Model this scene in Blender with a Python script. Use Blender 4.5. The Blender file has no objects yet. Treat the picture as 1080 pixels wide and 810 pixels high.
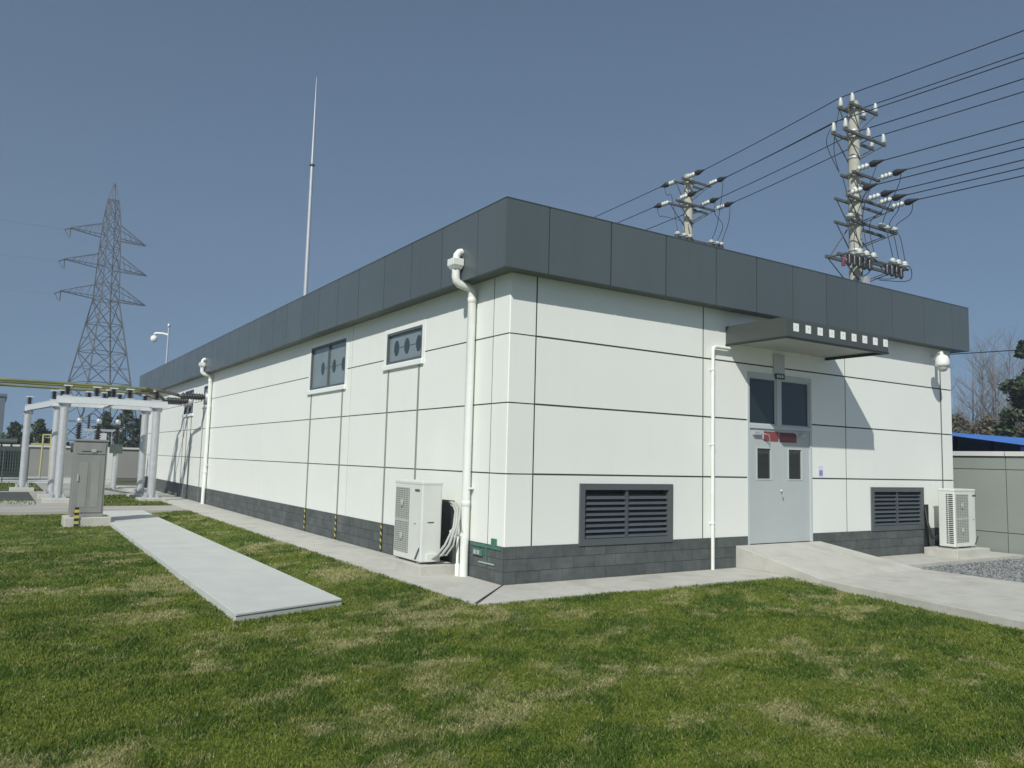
import bpy, bmesh, math, random
import numpy as np
from mathutils import Vector, Matrix
random.seed(7)
rng = np.random.default_rng(11)
S = bpy.context.scene
COL = S.collection
R = math.radians
PI = math.pi

# ------------------------------------------------------------------ camera
yaw, pitch, roll = 0.5761278, 0.0964228, 0.0260480
CAM = Vector((-5.9293, -9.2241, 1.6987))
Fv = Vector((math.sin(yaw)*math.cos(pitch), math.cos(yaw)*math.cos(pitch), math.sin(pitch)))
R0 = Vector((math.cos(yaw), -math.sin(yaw), 0)); U0 = R0.cross(Fv)
Rv = math.cos(roll)*R0 + math.sin(roll)*U0
Uv = -math.sin(roll)*R0 + math.cos(roll)*U0
cd = bpy.data.cameras.new('camera'); cam = bpy.data.objects.new('camera', cd); COL.objects.link(cam)
M = Matrix((Rv, Uv, -Fv)).transposed().to_4x4(); M.translation = CAM
cam.matrix_world = M
cd.sensor_width = 36; cd.lens = 36*830.56/1080
cd.clip_start = 0.1; cd.clip_end = 6000
S.camera = cam
HAZE = 0.0015

# ------------------------------------------------------------------ light
SUN_EL, SUN_AZ = 40.2, 230.2           # direction towards the sun (-1.5, -1.25, 1.65)
w = bpy.data.worlds.new('World'); S.world = w; w.use_nodes = True
nt = w.node_tree; nt.nodes.clear()
sky = nt.nodes.new('ShaderNodeTexSky'); sky.sky_type = 'NISHITA'; sky.sun_disc = False
sky.sun_elevation = R(SUN_EL); sky.sun_rotation = R(SUN_AZ)
sky.altitude = 0; sky.air_density = 1.0; sky.dust_density = 0.35; sky.ozone_density = 1.0
bg = nt.nodes.new('ShaderNodeBackground'); bg.inputs['Strength'].default_value = 0.08
wo = nt.nodes.new('ShaderNodeOutputWorld')
tc = nt.nodes.new('ShaderNodeTexCoord'); mp = nt.nodes.new('ShaderNodeMapping'); mp.vector_type = 'POINT'
mp.inputs['Scale'].default_value = (1, 1, .66); mp.inputs['Location'].default_value = (0, 0, .24)
nt.links.new(tc.outputs['Generated'], mp.inputs[0]); nt.links.new(mp.outputs[0], sky.inputs[0])
hs = nt.nodes.new('ShaderNodeHueSaturation'); hs.inputs['Saturation'].default_value = .95; hs.inputs['Hue'].default_value = .494
nt.links.new(sky.outputs[0], hs.inputs['Color']); nt.links.new(hs.outputs[0], bg.inputs[0]); nt.links.new(bg.outputs[0], wo.inputs[0])
sl = bpy.data.lights.new('sun', 'SUN'); sl.energy = 3.9; sl.angle = R(0.5); sl.color = (1, 0.975, 0.915)
so = bpy.data.objects.new('sun', sl); COL.objects.link(so)
so.rotation_euler = Vector((1.5, 1.25, -1.65)).to_track_quat('-Z', 'Y').to_euler()
S.view_settings.view_transform = 'Standard'; S.view_settings.look = 'None'
S.view_settings.exposure = 0.16; S.view_settings.gamma = 1; S.view_settings.use_curve_mapping = False
S.cycles.max_bounces = 6; S.cycles.transparent_max_bounces = 6

# ------------------------------------------------------------------ materials
def mat(name, col, rough=.6, metal=0.0, var=.08, scale=2.0, bump=0.0, bscale=80, tint=0.0,
        stain=0.0, stain_col=None, stain_scale=.6, streak=0.0, spec=.5, col2=None, island=0.0):
    m = bpy.data.materials.new(name); m.use_nodes = True
    n = m.node_tree.nodes; L = m.node_tree.links
    b = n['Principled BSDF']; b.inputs['Roughness'].default_value = rough
    b.inputs['Metallic'].default_value = metal; b.inputs['Specular IOR Level'].default_value = spec
    geo = n.new('ShaderNodeNewGeometry')
    def noise(sc, det=5, stretch=None, ro=.6):
        t = n.new('ShaderNodeTexNoise'); t.inputs['Scale'].default_value = sc
        t.inputs['Detail'].default_value = det; t.inputs['Roughness'].default_value = ro
        if stretch:
            mp = n.new('ShaderNodeMapping'); mp.inputs['Scale'].default_value = stretch
            L.new(geo.outputs['Position'], mp.inputs['Vector']); L.new(mp.outputs[0], t.inputs['Vector'])
        else: L.new(geo.outputs['Position'], t.inputs['Vector'])
        return t.outputs['Fac']
    def ramp(x, a, b_, lo, hi):
        r = n.new('ShaderNodeMapRange'); r.inputs['From Min'].default_value = a; r.inputs['From Max'].default_value = b_
        r.inputs['To Min'].default_value = lo; r.inputs['To Max'].default_value = hi
        L.new(x, r.inputs['Value']); return r.outputs[0]
    def mixc(fac, A, B, bt='MIX'):
        x = n.new('ShaderNodeMix'); x.data_type = 'RGBA'; x.blend_type = bt
        if isinstance(fac, float): x.inputs[0].default_value = fac
        else: L.new(fac, x.inputs[0])
        for i, v in ((6, A), (7, B)):
            if isinstance(v, tuple): x.inputs[i].default_value = (*v, 1)
            else: L.new(v, x.inputs[i])
        return x.outputs[2]
    def scalec(c, f):
        v = n.new('ShaderNodeVectorMath'); v.operation = 'SCALE'
        if isinstance(c, tuple): v.inputs[0].default_value = c
        else: L.new(c, v.inputs[0])
        L.new(f, v.inputs['Scale']); return v.outputs[0]
    c = tuple(col)
    if col2: c = mixc(ramp(noise(scale*.6, 6), .38, .62, 0, 1), c, tuple(col2))
    c = scalec(c, ramp(noise(scale), .25, .75, 1-var, 1+var))
    if streak: c = scalec(c, ramp(noise(1.0, 4, (7, 7, .35)), .45, .75, 1, 1-streak))
    if stain: c = mixc(ramp(noise(stain_scale, 6, None, .7), .5, .68, 0, stain), c, tuple(stain_col))
    if tint:
        a = n.new('ShaderNodeAttribute'); a.attribute_name = 'tint'
        c = scalec(c, ramp(a.outputs['Fac'], -1, 1, 1-tint, 1+tint))
    if island: c = scalec(c, ramp(geo.outputs['Random Per Island'], 0, 1, 1-island, 1+island))
    L.new(c, b.inputs['Base Color'])
    L.new(ramp(noise(scale*3), .3, .7, max(0, rough-.06), min(1, rough+.06)), b.inputs['Roughness'])
    if bump:
        bp = n.new('ShaderNodeBump'); bp.inputs['Strength'].default_value = bump; bp.inputs['Distance'].default_value = .01
        L.new(noise(bscale, 6, None, .7), bp.inputs['Height']); L.new(bp.outputs[0], b.inputs['Normal'])
    return m

MT = dict(
 wall=mat('white_cladding', (.785, .808, .75), .45, var=.02, scale=.8, tint=.022, streak=.018, bump=.03, bscale=25),
 trim=mat('white_trim', (.80, .82, .78), .4, var=.02),
 joint=mat('joint_sealant', (.045, .05, .045), .8),
 fascia=mat('grey_aluminium_panel', (.084, .106, .112), .34, var=.03, scale=.7, tint=.07, streak=.06, bump=.10, bscale=1.3, spec=.5),
 soffit=mat('soffit_metal', (.09, .105, .095), .5),
 roof=mat('roof_membrane', (.25, .25, .25), .9),
 block=mat('grey_block', (.076, .090, .086), .85, var=.25, scale=6, tint=.14, bump=.35, bscale=60, stain=.35, stain_col=(.16, .17, .165), stain_scale=1.6),
 mortar=mat('mortar', (.058, .068, .066), .95),
 conc=mat('concrete', (.47, .465, .415), .9, var=.10, scale=3, bump=.25, bscale=90, stain=.6, stain_col=(.33, .315, .26), stain_scale=1.3),
 conc2=mat('concrete_slab', (.50, .525, .49), .9, var=.07, scale=2, bump=.2, bscale=100, stain=.45, stain_col=(.40, .41, .375), stain_scale=1.1),
 concfar=mat('yard_concrete', (.36, .35, .31), .95, var=.15, scale=1, stain=.6, stain_col=(.22, .22, .19), stain_scale=.35, bump=.2, bscale=30),
 frame=mat('dark_grey_frame', (.085, .10, .105), .45, var=.05),
 slat=mat('louvre_slats', (.075, .09, .10), .45, var=.06, island=.12),
 black=mat('black_void', (.012, .014, .015), .7),
 rubber=mat('black_rubber', (.02, .022, .024), .6),
 pvc=mat('white_plastic_pipe', (.78, .80, .755), .42, var=.05, scale=4, streak=.12, stain=.25, stain_col=(.60, .59, .50), stain_scale=3),
 ac=mat('ivory_painted_steel', (.66, .68, .63), .4, var=.03, scale=3, streak=.05),
 grille=mat('grey_grille', (.42, .44, .40), .5, var=.05),
 grilled=mat('grille_depth', (.25, .265, .245), .6),
 door=mat('grey_white_door', (.43, .47, .46), .4, var=.03, scale=1.5, streak=.03),
 doorf=mat('door_frame', (.47, .51, .515), .4, var=.03),
 steel=mat('galvanised_steel', (.50, .52, .53), .42, metal=.35, var=.10, scale=5),
 pylon=mat('weathered_galvanised', (.10, .112, .118), .6, metal=.2, var=.12, scale=.5),
 dsteel=mat('dark_steel_arm', (.09, .10, .095), .6, var=.1),
 pole=mat('pole_concrete', (.42, .42, .35), .9, var=.12, scale=3, stain=.5, stain_col=(.27, .27, .21), stain_scale=2, bump=.2),
 porc=mat('white_porcelain', (.56, .59, .54), .32, var=.03),
 brown=mat('brown_porcelain', (.027, .030, .031), .35, var=.1),
 wire=mat('black_cable', (.018, .02, .024), .5),
 buso=mat('busbar_sleeve', (.20, .20, .07), .45, var=.2, scale=1.5, col2=(.13, .16, .06)),
 busd=mat('dark_busbar_sleeve', (.07, .065, .03), .45, var=.2),
 red=mat('red_sign_face', (.22, .055, .06), .5, var=.1, scale=9),
 redd=mat('dark_red_print', (.12, .03, .035), .5, var=.1),
 green=mat('dark_green_plate', (.03, .06, .045), .5),
 wht=mat('white_tile', (.82, .84, .80), .4, var=.03),
 gtile=mat('pale_grey_mark', (.58, .60, .57), .5),
 canopy=mat('canopy_metal', (.066, .078, .070), .4, var=.04, scale=1, bump=.02, bscale=4, tint=.05),
 paper=mat('paper', (.62, .62, .72), .8), blue=mat('violet_print', (.25, .22, .5), .7),
 cab=mat('grey_steel_cabinet', (.275, .28, .262), .42, metal=.25, var=.10, scale=2.5, streak=.08),
 yel=mat('yellow_paint', (.48, .42, .07), .55), blk=mat('black_paint', (.02, .02, .02), .5),
 bwall=mat('cement_wall', (.235, .265, .235), .9, var=.06, scale=1.2, tint=.06, stain=.3, stain_col=(.19, .21, .19), bump=.1),
 coping=mat('pale_coping', (.55, .56, .53), .8, var=.06),
 farwall=mat('grey_yard_wall', (.26, .265, .24), .95, var=.08, scale=.6, stain=.3, stain_col=(.2, .2, .18), stain_scale=.3),
 shed=mat('blue_sheet_roof', (.05, .15, .42), .5, var=.08),
 shedd=mat('shaded_blue_steel', (.012, .025, .10), .5),  # shade under the shed roof is put into this dark blue
 bark=mat('hazed_grey_bark', (.17, .165, .155), .95, var=.15, scale=3),  # bark made pale, distance haze is mixed into its colour
 bark2=mat('brown_bark', (.09, .075, .06), .95, var=.15, scale=3),
 leafd=mat('dark_evergreen_leaf', (.035, .06, .025), .6, var=.35, scale=.9, island=.35),
 leafg=mat('green_leaf', (.05, .075, .03), .6, var=.3, scale=.8, island=.35),
 scrub=mat('brown_scrub', (.13, .10, .065), .9, var=.35, scale=.7, island=.35, col2=(.07, .08, .045)),
 stone=mat('grey_gravel', (.20, .21, .21), .9, var=.2, scale=9, island=.4),
 gbase=mat('gravel_bed', (.17, .175, .17), .95, var=.3, scale=25, bump=.8, bscale=40),
 dgrav=mat('dark_gravel', (.06, .065, .06), .95, var=.3, scale=8, bump=.8, bscale=20),
 gear=mat('dark_green_equipment', (.06, .085, .07), .5, var=.15),
 tower=mat('slate_building', (.11, .14, .17), .7, var=.1), towerw=mat('dark_window_glass', (.03, .04, .05), .15),
 teal=mat('green_earth_bar', (.05, .16, .12), .5, var=.15, scale=9), brass=mat('pale_metal', (.5, .52, .48), .4, metal=.4),
 pglass=mat('camera_dome', (.35, .37, .37), .12, var=.03),
)
def glass_mat(name, col, rough):
    m = mat(name, col, rough, var=.12, scale=2.5, bump=.05, bscale=3); m.node_tree.nodes['Principled BSDF'].inputs['Specular IOR Level'].default_value = .9
    return m
MT['glass'] = glass_mat('reflective_window_glass', (.20, .245, .255), .08)
MT['dglass'] = glass_mat('dark_door_glass', (.012, .018, .017), .06)
MT['decal'] = mat('dark_glass_mark', (.035, .05, .06), .3)

# ------------------------------------------------------------------ mesh builder
def wloc(o):
    v = Vector((0, 0, 0))
    while o is not None: v += o.location; o = o.parent
    return v
class MB:
    def __init__(s): s.v = []; s.f = []; s.t = []; s.sm = []
    def add(s, vs, fs, t=0.0, sm=False):
        b = len(s.v); s.v += [tuple(x) for x in vs]
        for f in fs: s.f.append(tuple(b+i for i in f)); s.t.append(t); s.sm.append(sm)
        return s
    def box(s, a, b, t=0.0):
        x0, y0, z0 = (min(p, q) for p, q in zip(a, b)); x1, y1, z1 = (max(p, q) for p, q in zip(a, b))
        return s.add([(x0,y0,z0),(x1,y0,z0),(x1,y1,z0),(x0,y1,z0),(x0,y0,z1),(x1,y0,z1),(x1,y1,z1),(x0,y1,z1)],
              [(0,3,2,1),(4,5,6,7),(0,1,5,4),(1,2,6,5),(2,3,7,6),(3,0,4,7)], t)
    def prism(s, poly, z0, z1, t=0.0):      # poly counter-clockwise in xy; z may be lists
        n = len(poly); Z0 = z0 if isinstance(z0, (list, tuple)) else [z0]*n; Z1 = z1 if isinstance(z1, (list, tuple)) else [z1]*n
        vs = [(p[0], p[1], Z0[i]) for i, p in enumerate(poly)] + [(p[0], p[1], Z1[i]) for i, p in enumerate(poly)]
        return s.add(vs, [tuple(range(n-1, -1, -1)), tuple(range(n, 2*n))] + [(i, (i+1) % n, n+(i+1) % n, n+i) for i in range(n)], t)
    def tube(s, pts, r, n=8, cap=True, t=0.0, sm=True):
        pts = [Vector(p) for p in pts]; rs = r if isinstance(r, (list, tuple)) else [r]*len(pts)
        d0 = (pts[1]-pts[0]).normalized(); up = Vector((0, 0, 1)) if abs(d0.z) < .9 else Vector((1, 0, 0))
        u = d0.cross(up).normalized(); vs = []; fs = []
        for i, p in enumerate(pts):
            d = (pts[min(i+1, len(pts)-1)] - pts[max(i-1, 0)]).normalized()
            u = (u - d*u.dot(d)).normalized(); q = d.cross(u)
            for k in range(n):
                a = 2*PI*(k+.5)/n; vs.append(p + (u*math.cos(a) + q*math.sin(a))*rs[i])
        for i in range(len(pts)-1):
            for k in range(n): fs.append((i*n+k, i*n+(k+1) % n, (i+1)*n+(k+1) % n, (i+1)*n+k))
        s.add(vs, fs, t, sm and n > 4)
        if cap:
            s.add(vs[:n], [tuple(range(n-1, -1, -1))], t); s.add(vs[-n:], [tuple(range(n))], t)
        return s
    def lathe(s, prof, o=(0, 0, 0), axis=(0, 0, 1), n=10, sm=True):   # prof [(r, h)]
        ax = Vector(axis).normalized(); up = Vector((0, 0, 1)) if abs(ax.z) < .9 else Vector((1, 0, 0))
        u = ax.cross(up).normalized(); q = ax.cross(u); o = Vector(o); vs = []; fs = []
        for r, h in prof:
            for k in range(n):
                a = 2*PI*k/n; vs.append(o + ax*h + (u*math.cos(a)+q*math.sin(a))*max(r, 1e-4))
        for i in range(len(prof)-1):
            for k in range(n): fs.append((i*n+k, i*n+(k+1) % n, (i+1)*n+(k+1) % n, (i+1)*n+k))
        s.add(vs, fs, 0.0, sm); s.add(vs[:n], [tuple(range(n-1, -1, -1))]); return s.add(vs[-n:], [tuple(range(n))])
    def build(s, name, m, parent=None, bevel=0.0, local=False):
        me = bpy.data.meshes.new(name); off = Vector((0, 0, 0)) if (local or parent is None) else wloc(parent)
        me.from_pydata([(x[0]-off.x, x[1]-off.y, x[2]-off.z) for x in s.v], [], s.f); me.update()
        me.polygons.foreach_set('use_smooth', s.sm)
        if any(s.t):
            a = me.attributes.new('tint', 'FLOAT', 'FACE'); a.data.foreach_set('value', s.t)
        bm = bmesh.new(); bm.from_mesh(me); bmesh.ops.recalc_face_normals(bm, faces=bm.faces); bm.to_mesh(me); bm.free()
        me.materials.append(m if not isinstance(m, str) else MT[m])
        o = bpy.data.objects.new(name, me); COL.objects.link(o); o.parent = parent
        if bevel:
            b = o.modifiers.new('bevel', 'BEVEL'); b.width = bevel; b.segments = 2; b.limit_method = 'ANGLE'
        return o
def tag(o, label=None, cat=None, group=None, kind=None):
    if label: o['label'] = label
    if cat: o['category'] = cat
    if group: o['group'] = group
    if kind: o['kind'] = kind
    return o
def thing(name, label, cat, loc=(0, 0, 0), group=None):
    o = bpy.data.objects.new(name, None); COL.objects.link(o); o.location = loc; o.empty_display_size = .2
    return tag(o, label, cat, group)
def copy_tree(o, parent=None):
    c = o.copy(); COL.objects.link(c); c.parent = parent
    for ch in list(o.children): copy_tree(ch, c)
    return c
def struct(mb, name, m, **k): return tag(mb.build(name, m, **k), kind='structure')
def lab(o, label): o['label'] = label; return o
def rect_minus(r, holes):
    out = [r]
    for h in holes:
        nx = []
        for (a, b, c, d) in out:                     # u0,u1,z0,z1
            if h[0] >= b or h[1] <= a or h[2] >= d or h[3] <= c: nx.append((a, b, c, d)); continue
            if h[2] > c: nx.append((a, b, c, h[2]))
            if h[3] < d: nx.append((a, b, h[3], d))
            lo, hi = max(c, h[2]), min(d, h[3])
            if h[0] > a: nx.append((a, h[0], lo, hi))
            if h[1] < b: nx.append((h[1], b, lo, hi))
        out = nx
    return out

# ------------------------------------------------------------------ setting: ground
GZ = -.08
struct(MB().add([(-3000,-3000,-.13),(3000,-3000,-.13),(3000,3000,-.13),(-3000,3000,-.13)], [(0,1,2,3)]), 'ground',
       mat('dry_field', (.11, .105, .06), .95, var=.3, scale=.05, col2=(.07, .085, .035)))
LN, WD = 11.616, 32.7                                    # building: x 0..LN, y 0..WD
apron = MB()
AX, AY = -1.07, -1.06
apron.prism([(AX, AY-.02), (-.02, -.016), (-.02, 33), (AX, 33)], -.2, 0)
apron.prism([(AX+.03, AY-.02), (4.63, AY), (4.63, -.003), (.01, -.003)], -.2, -.001)
apron.prism([(6.96, AY), (12.30, AY), (12.30, -.003), (6.96, -.003)], -.2, -.001)
apron.box((LN+.01, 0, -.2), (12.30, 33, -.002))
struct(apron, 'pavement', 'conc')
struct(MB().tube([(AX+.02, AY+.02, .001), (-.005, -.01, .001)], .011, 6), 'pavement_joint_line', 'joint')
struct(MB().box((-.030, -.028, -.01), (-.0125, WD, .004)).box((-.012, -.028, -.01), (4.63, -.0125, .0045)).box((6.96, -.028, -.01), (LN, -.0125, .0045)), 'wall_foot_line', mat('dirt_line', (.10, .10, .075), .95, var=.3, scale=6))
slab = MB()
for y0, y1 in ((-.49, 2.6), (2.608, 6.2), (6.208, 9.8), (9.808, 13.0), (13.008, 15.55)):
    slab.prism([(-3.67+.010*(y0+.5), y0), (-2.335+.004*(y0+.5), y0+.40*(y0 < 0)), (-2.335+.004*(y1+.5), y1), (-3.67+.010*(y1+.5), y1)], -.2, 0)
struct(slab, 'concrete_path', 'conc2', bevel=.006)
struct(MB().box((-40, 15.56, -.2), (AX-.01, 17.7, -.004)), 'cross_path', 'concfar')
struct(MB().prism([(-40, 17.71), (AX-.01, 17.71), (AX-.01, 60), (-40, 60)], -.2, -.03), 'yard', 'concfar')
struct(MB().box((-40, 36.2, -.1), (AX-.01, 44.5, -.02)), 'yard_road', 'conc2')
struct(MB().box((-12, 21.2, -.1), (-4.75, 26.8, -.015)), 'gravel_pit', 'dgrav')
ramp = MB()
ramp.prism([(4.65, -1.65), (7.45, -1.62), (6.93, -.004), (4.65, -.004)], -.2, [.035, .035, .362, .362])
ramp.prism([(4.03, -4.75), (7.52, -4.75), (7.455, -1.625), (4.645, -1.655)], -.2, [.02, .02, .03, .03])
ramp.prism([(2.6, -12), (7.7, -12), (7.52, -4.756), (4.03, -4.756)], -.2, [.01, .01, .02, .02])
struct(ramp, 'entrance_ramp', 'conc', bevel=.008)
struct(MB().prism([(7.72, -14), (60, -14), (60, AY-.005), (7.45, AY-.005)], -.2, -.07), 'gravel_bed', 'gbase')

struct(MB().prism([(-3.672, -.4935), (-2.333, -.0935), (-2.333, -.090), (-3.672, -.490)], -.030, -.022), 'path_edge_line', 'joint')
# lawn sheet and grass
def vnoise(x, y, sc, seed):
    g = np.random.default_rng(seed).random((64, 64)); x = x*sc+100; y = y*sc+100
    xi = np.floor(x).astype(int); yi = np.floor(y).astype(int); fx = x-xi; fy = y-yi
    fx = fx*fx*(3-2*fx); fy = fy*fy*(3-2*fy)
    a = g[xi % 64, yi % 64]; b = g[(xi+1) % 64, yi % 64]; c = g[xi % 64, (yi+1) % 64]; d = g[(xi+1) % 64, (yi+1) % 64]
    return (a*(1-fx)+b*fx)*(1-fy)+(c*(1-fx)+d*fx)*fy
def fbm(x, y, sc, seed, o=4):
    s = 0; a = .5; t = 0
    for i in range(o): s = s+a*vnoise(x, y, sc*2**i, seed+i); t += a; a *= .55
    return s/t
def patches(x, y):
    # coordinates turned to the mowing direction so patches run long and thin
    c, s_ = math.cos(-.35), math.sin(-.35); u = (x*c-y*s_); v = (x*s_+y*c)
    big = fbm(u*.8, v*1.25, .62, 103); mid = fbm(u*.75, v*1.3, 1.9, 121); fine = fbm(u*.8, v*1.2, 6, 41, 3)
    dry = .76*np.clip((.42*big+.58*mid+.5*(fine-.5)-.522)/.20, 0, 1)          # 0 lush .. 1 straw
    lush = np.clip((.45*fbm(u, v*1.2, .9, 61)+.55*fbm(u*.8, v*1.2, 2.6, 81)+.35*(fbm(u, v, 8, 91, 2)-.5)-.43)/.17, 0, 1)
    return dry, lush
def lawn_ok(x, y):
    ok = (y < 15.5); jx = .09*(fbm(x, y, 9, 141, 3)-.5); x = x+jx; y = y+.09*(fbm(x, y, 9, 151, 3)-.5)
    ok &= ~((x > AX) & (y > AY-.015))
    ok &= ~((x > -3.672+.010*(y+.5)) & (x < -2.333+.004*(y+.5)) & (y > -.49+.40*np.clip((x+3.67)/1.335, 0, 1)))
    left = np.where(y > -1.65, 4.64, np.where(y > -4.75, 4.03+(y+4.75)*.2, 4.03+(y+4.75)*.197))
    ok &= ~(x > left-.01)
    ok &= ~((x > -4.52) & (x < -3.52) & (y > 11.55) & (y < 12.6))
    return ok
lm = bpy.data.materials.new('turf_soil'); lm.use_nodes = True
def lawn_nodes(m, soil):
    n = m.node_tree.nodes; L = m.node_tree.links; b = n['Principled BSDF']; b.inputs['Roughness'].default_value = .8
    b.inputs['Specular IOR Level'].default_value = .15
    a = n.new('ShaderNodeAttribute'); a.attribute_name = 'dry'; a2 = n.new('ShaderNodeAttribute'); a2.attribute_name = 'lush'
    geo = n.new('ShaderNodeNewGeometry')
    def mix(f, A, B):
        x = n.new('ShaderNodeMix'); x.data_type = 'RGBA'; L.new(f, x.inputs[0])
        for i, v in ((6, A), (7, B)):
            if isinstance(v, tuple): x.inputs[i].default_value = (*v, 1)
            else: L.new(v, x.inputs[i])
        return x.outputs[2]
    base = mix(a2.outputs['Fac'], (.146, .192, .028), (.056, .116, .012))
    c = mix(a.outputs['Fac'], base, (.40, .37, .185))
    r = n.new('ShaderNodeMapRange'); r.inputs['To Min'].default_value = .72; r.inputs['To Max'].default_value = 1.3
    L.new(geo.outputs['Random Per Island'], r.inputs['Value'])
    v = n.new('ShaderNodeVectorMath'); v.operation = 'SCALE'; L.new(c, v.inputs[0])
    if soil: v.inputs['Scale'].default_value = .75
    else: L.new(r.outputs[0], v.inputs['Scale'])
    L.new(v.outputs[0], b.inputs['Base Color'])
    if not soil:
        tr = n.new('ShaderNodeBsdfTranslucent'); L.new(v.outputs[0], tr.inputs['Color'])
        ms = n.new('ShaderNodeMixShader'); ms.inputs[0].default_value = .28
        L.new(b.outputs[0], ms.inputs[1]); L.new(tr.outputs[0], ms.inputs[2]); L.new(ms.outputs[0], n['Material Output'].inputs['Surface'])
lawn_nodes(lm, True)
gx = np.linspace(-34, 8.5, 400); gy = np.linspace(-26, 15.55, 400)
GX, GY = np.meshgrid(gx, gy, indexing='ij')
def lift(x, y):
    dx = np.maximum(AX-x, 0); dy = np.maximum(AY-y, 0)
    return .066*np.clip(1-np.hypot(dx, dy)/1.1, 0, 1)**.8*(x < 4.66)
hz = GZ - .012 + .02*(fbm(GX, GY, .5, 5)-.5) + lift(GX, GY)
vs = np.stack([GX, GY, hz], -1).reshape(-1, 3)
idx = np.arange(160000).reshape(400, 400)
fs = np.stack([idx[:-1, :-1], idx[1:, :-1], idx[1:, 1:], idx[:-1, 1:]], -1).reshape(-1, 4)
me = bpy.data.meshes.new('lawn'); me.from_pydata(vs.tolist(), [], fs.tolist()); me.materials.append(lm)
d_, l_ = patches(GX.ravel(), GY.ravel())
for nm, arr in (('dry', d_), ('lush', l_)):
    at = me.attributes.new(nm, 'FLOAT', 'POINT'); at.data.foreach_set('value', arr.astype(np.float32))
me.polygons.foreach_set('use_smooth', [True]*len(fs))
tag(bpy.data.objects.new('lawn', me), kind='structure'); COL.objects.link(bpy.data.objects['lawn'])

def make_grass(name, px, py, pr, zb, hmin, hmax):
    n = len(px); d, l = patches(px, py)
    d = np.clip(d + rng.normal(0, .26, n), 0, 1); l = np.clip(l+rng.normal(0, .2, n), 0, 1)
    h = (hmin+(hmax-hmin)*rng.random(n))*(.45+1.1*fbm(px, py, 4.5, 171, 3))*(1-.35*d)*(.85+.35*l); a = rng.random(n)*2*PI
    wd = (.0014+.00055*pr)*(0.7+.6*rng.random(n)); lean = (.25+.9*rng.random(n)**1.5+.5*d)*h; b = rng.random(n)*2*PI
    ux, uy = np.cos(a)*wd, np.sin(a)*wd
    z = np.full(n, zb) + (lift(px, py) if zb < -.05 else 0)
    V = np.empty((n, 3, 3), np.float32)
    V[:, 0] = np.stack([px-ux, py-uy, z], 1); V[:, 1] = np.stack([px+ux, py+uy, z], 1)
    V[:, 2] = np.stack([px+np.cos(b)*lean, py+np.sin(b)*lean, z+h], 1)
    m = bpy.data.meshes.new(name); m.vertices.add(3*n); m.vertices.foreach_set('co', V.ravel())
    m.loops.add(3*n); m.loops.foreach_set('vertex_index', np.arange(3*n, dtype=np.int32))
    m.polygons.add(n); m.polygons.foreach_set('loop_start', np.arange(0, 3*n, 3, dtype=np.int32))
    m.update(calc_edges=True)
    for nm, arr in (('dry', d), ('lush', l)):
        at = m.attributes.new(nm, 'FLOAT', 'FACE'); at.data.foreach_set('value', arr.astype(np.float32))
    gm = bpy.data.materials.get('grass_blade')
    if gm is None: gm = bpy.data.materials.new('grass_blade'); gm.use_nodes = True; lawn_nodes(gm, False)
    m.materials.append(gm); o = bpy.data.objects.new(name, m); COL.objects.link(o)
    return tag(o, 'short green turf with straw coloured dry patches in front of the white building', 'grass', kind='stuff')
def ring(r0, r1, dens, a0=-62, a1=66):
    area = PI*(r1*r1-r0*r0)*(a1-a0)/360; n = int(area*dens)
    r = np.sqrt(rng.random(n)*(r1*r1-r0*r0)+r0*r0); az = yaw+np.radians(a0+(a1-a0)*rng.random(n))
    x = CAM.x+np.sin(az)*r; y = CAM.y+np.cos(az)*r; k = lawn_ok(x, y); return x[k], y[k], r[k]
parts_ = [ring(1.6, 4.5, 9500), ring(4.5, 7, 6800), ring(7, 11, 3900), ring(11, 16, 1700), ring(16, 28, 560)]
tx, ty, tr_ = ring(2.5, 14, .9)                         # longer tufts here and there
kx = np.repeat(tx, 45)+rng.normal(0, .035, len(tx)*45); ky = np.repeat(ty, 45)+rng.normal(0, .035, len(tx)*45); kk = lawn_ok(kx, ky)
lab(make_grass('grass', kx[kk], ky[kk], np.hypot(kx-CAM.x, ky-CAM.y)[kk], GZ-.002, .03, .075), 'slightly longer green tufts standing out of the short lawn')
make_grass('grass', *[np.concatenate([p[i] for p in parts_]) for i in range(3)], GZ-.002, .013, .036)
def field(x0, x1, y0, y1, dens):
    n = int((x1-x0)*(y1-y0)*dens); x = x0+(x1-x0)*rng.random(n); y = y0+(y1-y0)*rng.random(n); return x, y, np.hypot(x-CAM.x, y-CAM.y)
strips = [field(-3.05, AX-.05, 17.8, 24, 260), field(-14, -4.3, 28, 35.8, 110), field(-14, -4.75, 18.8, 21.1, 60)]
struct(MB().box((-3.1, 17.75, -.1), (AX-.03, 24.1, -.012)).box((-14, 27.9, -.1), (-4.2, 35.9, -.012)), 'grass_verge_soil', mat('verge_soil', (.05, .075, .02), .95, var=.3, scale=2))
lab(make_grass('grass', *[np.concatenate([p[i] for p in strips]) for i in range(3)], -.01, .03, .07), 'dark green grass strips between the yard paths by the steel columns')
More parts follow.
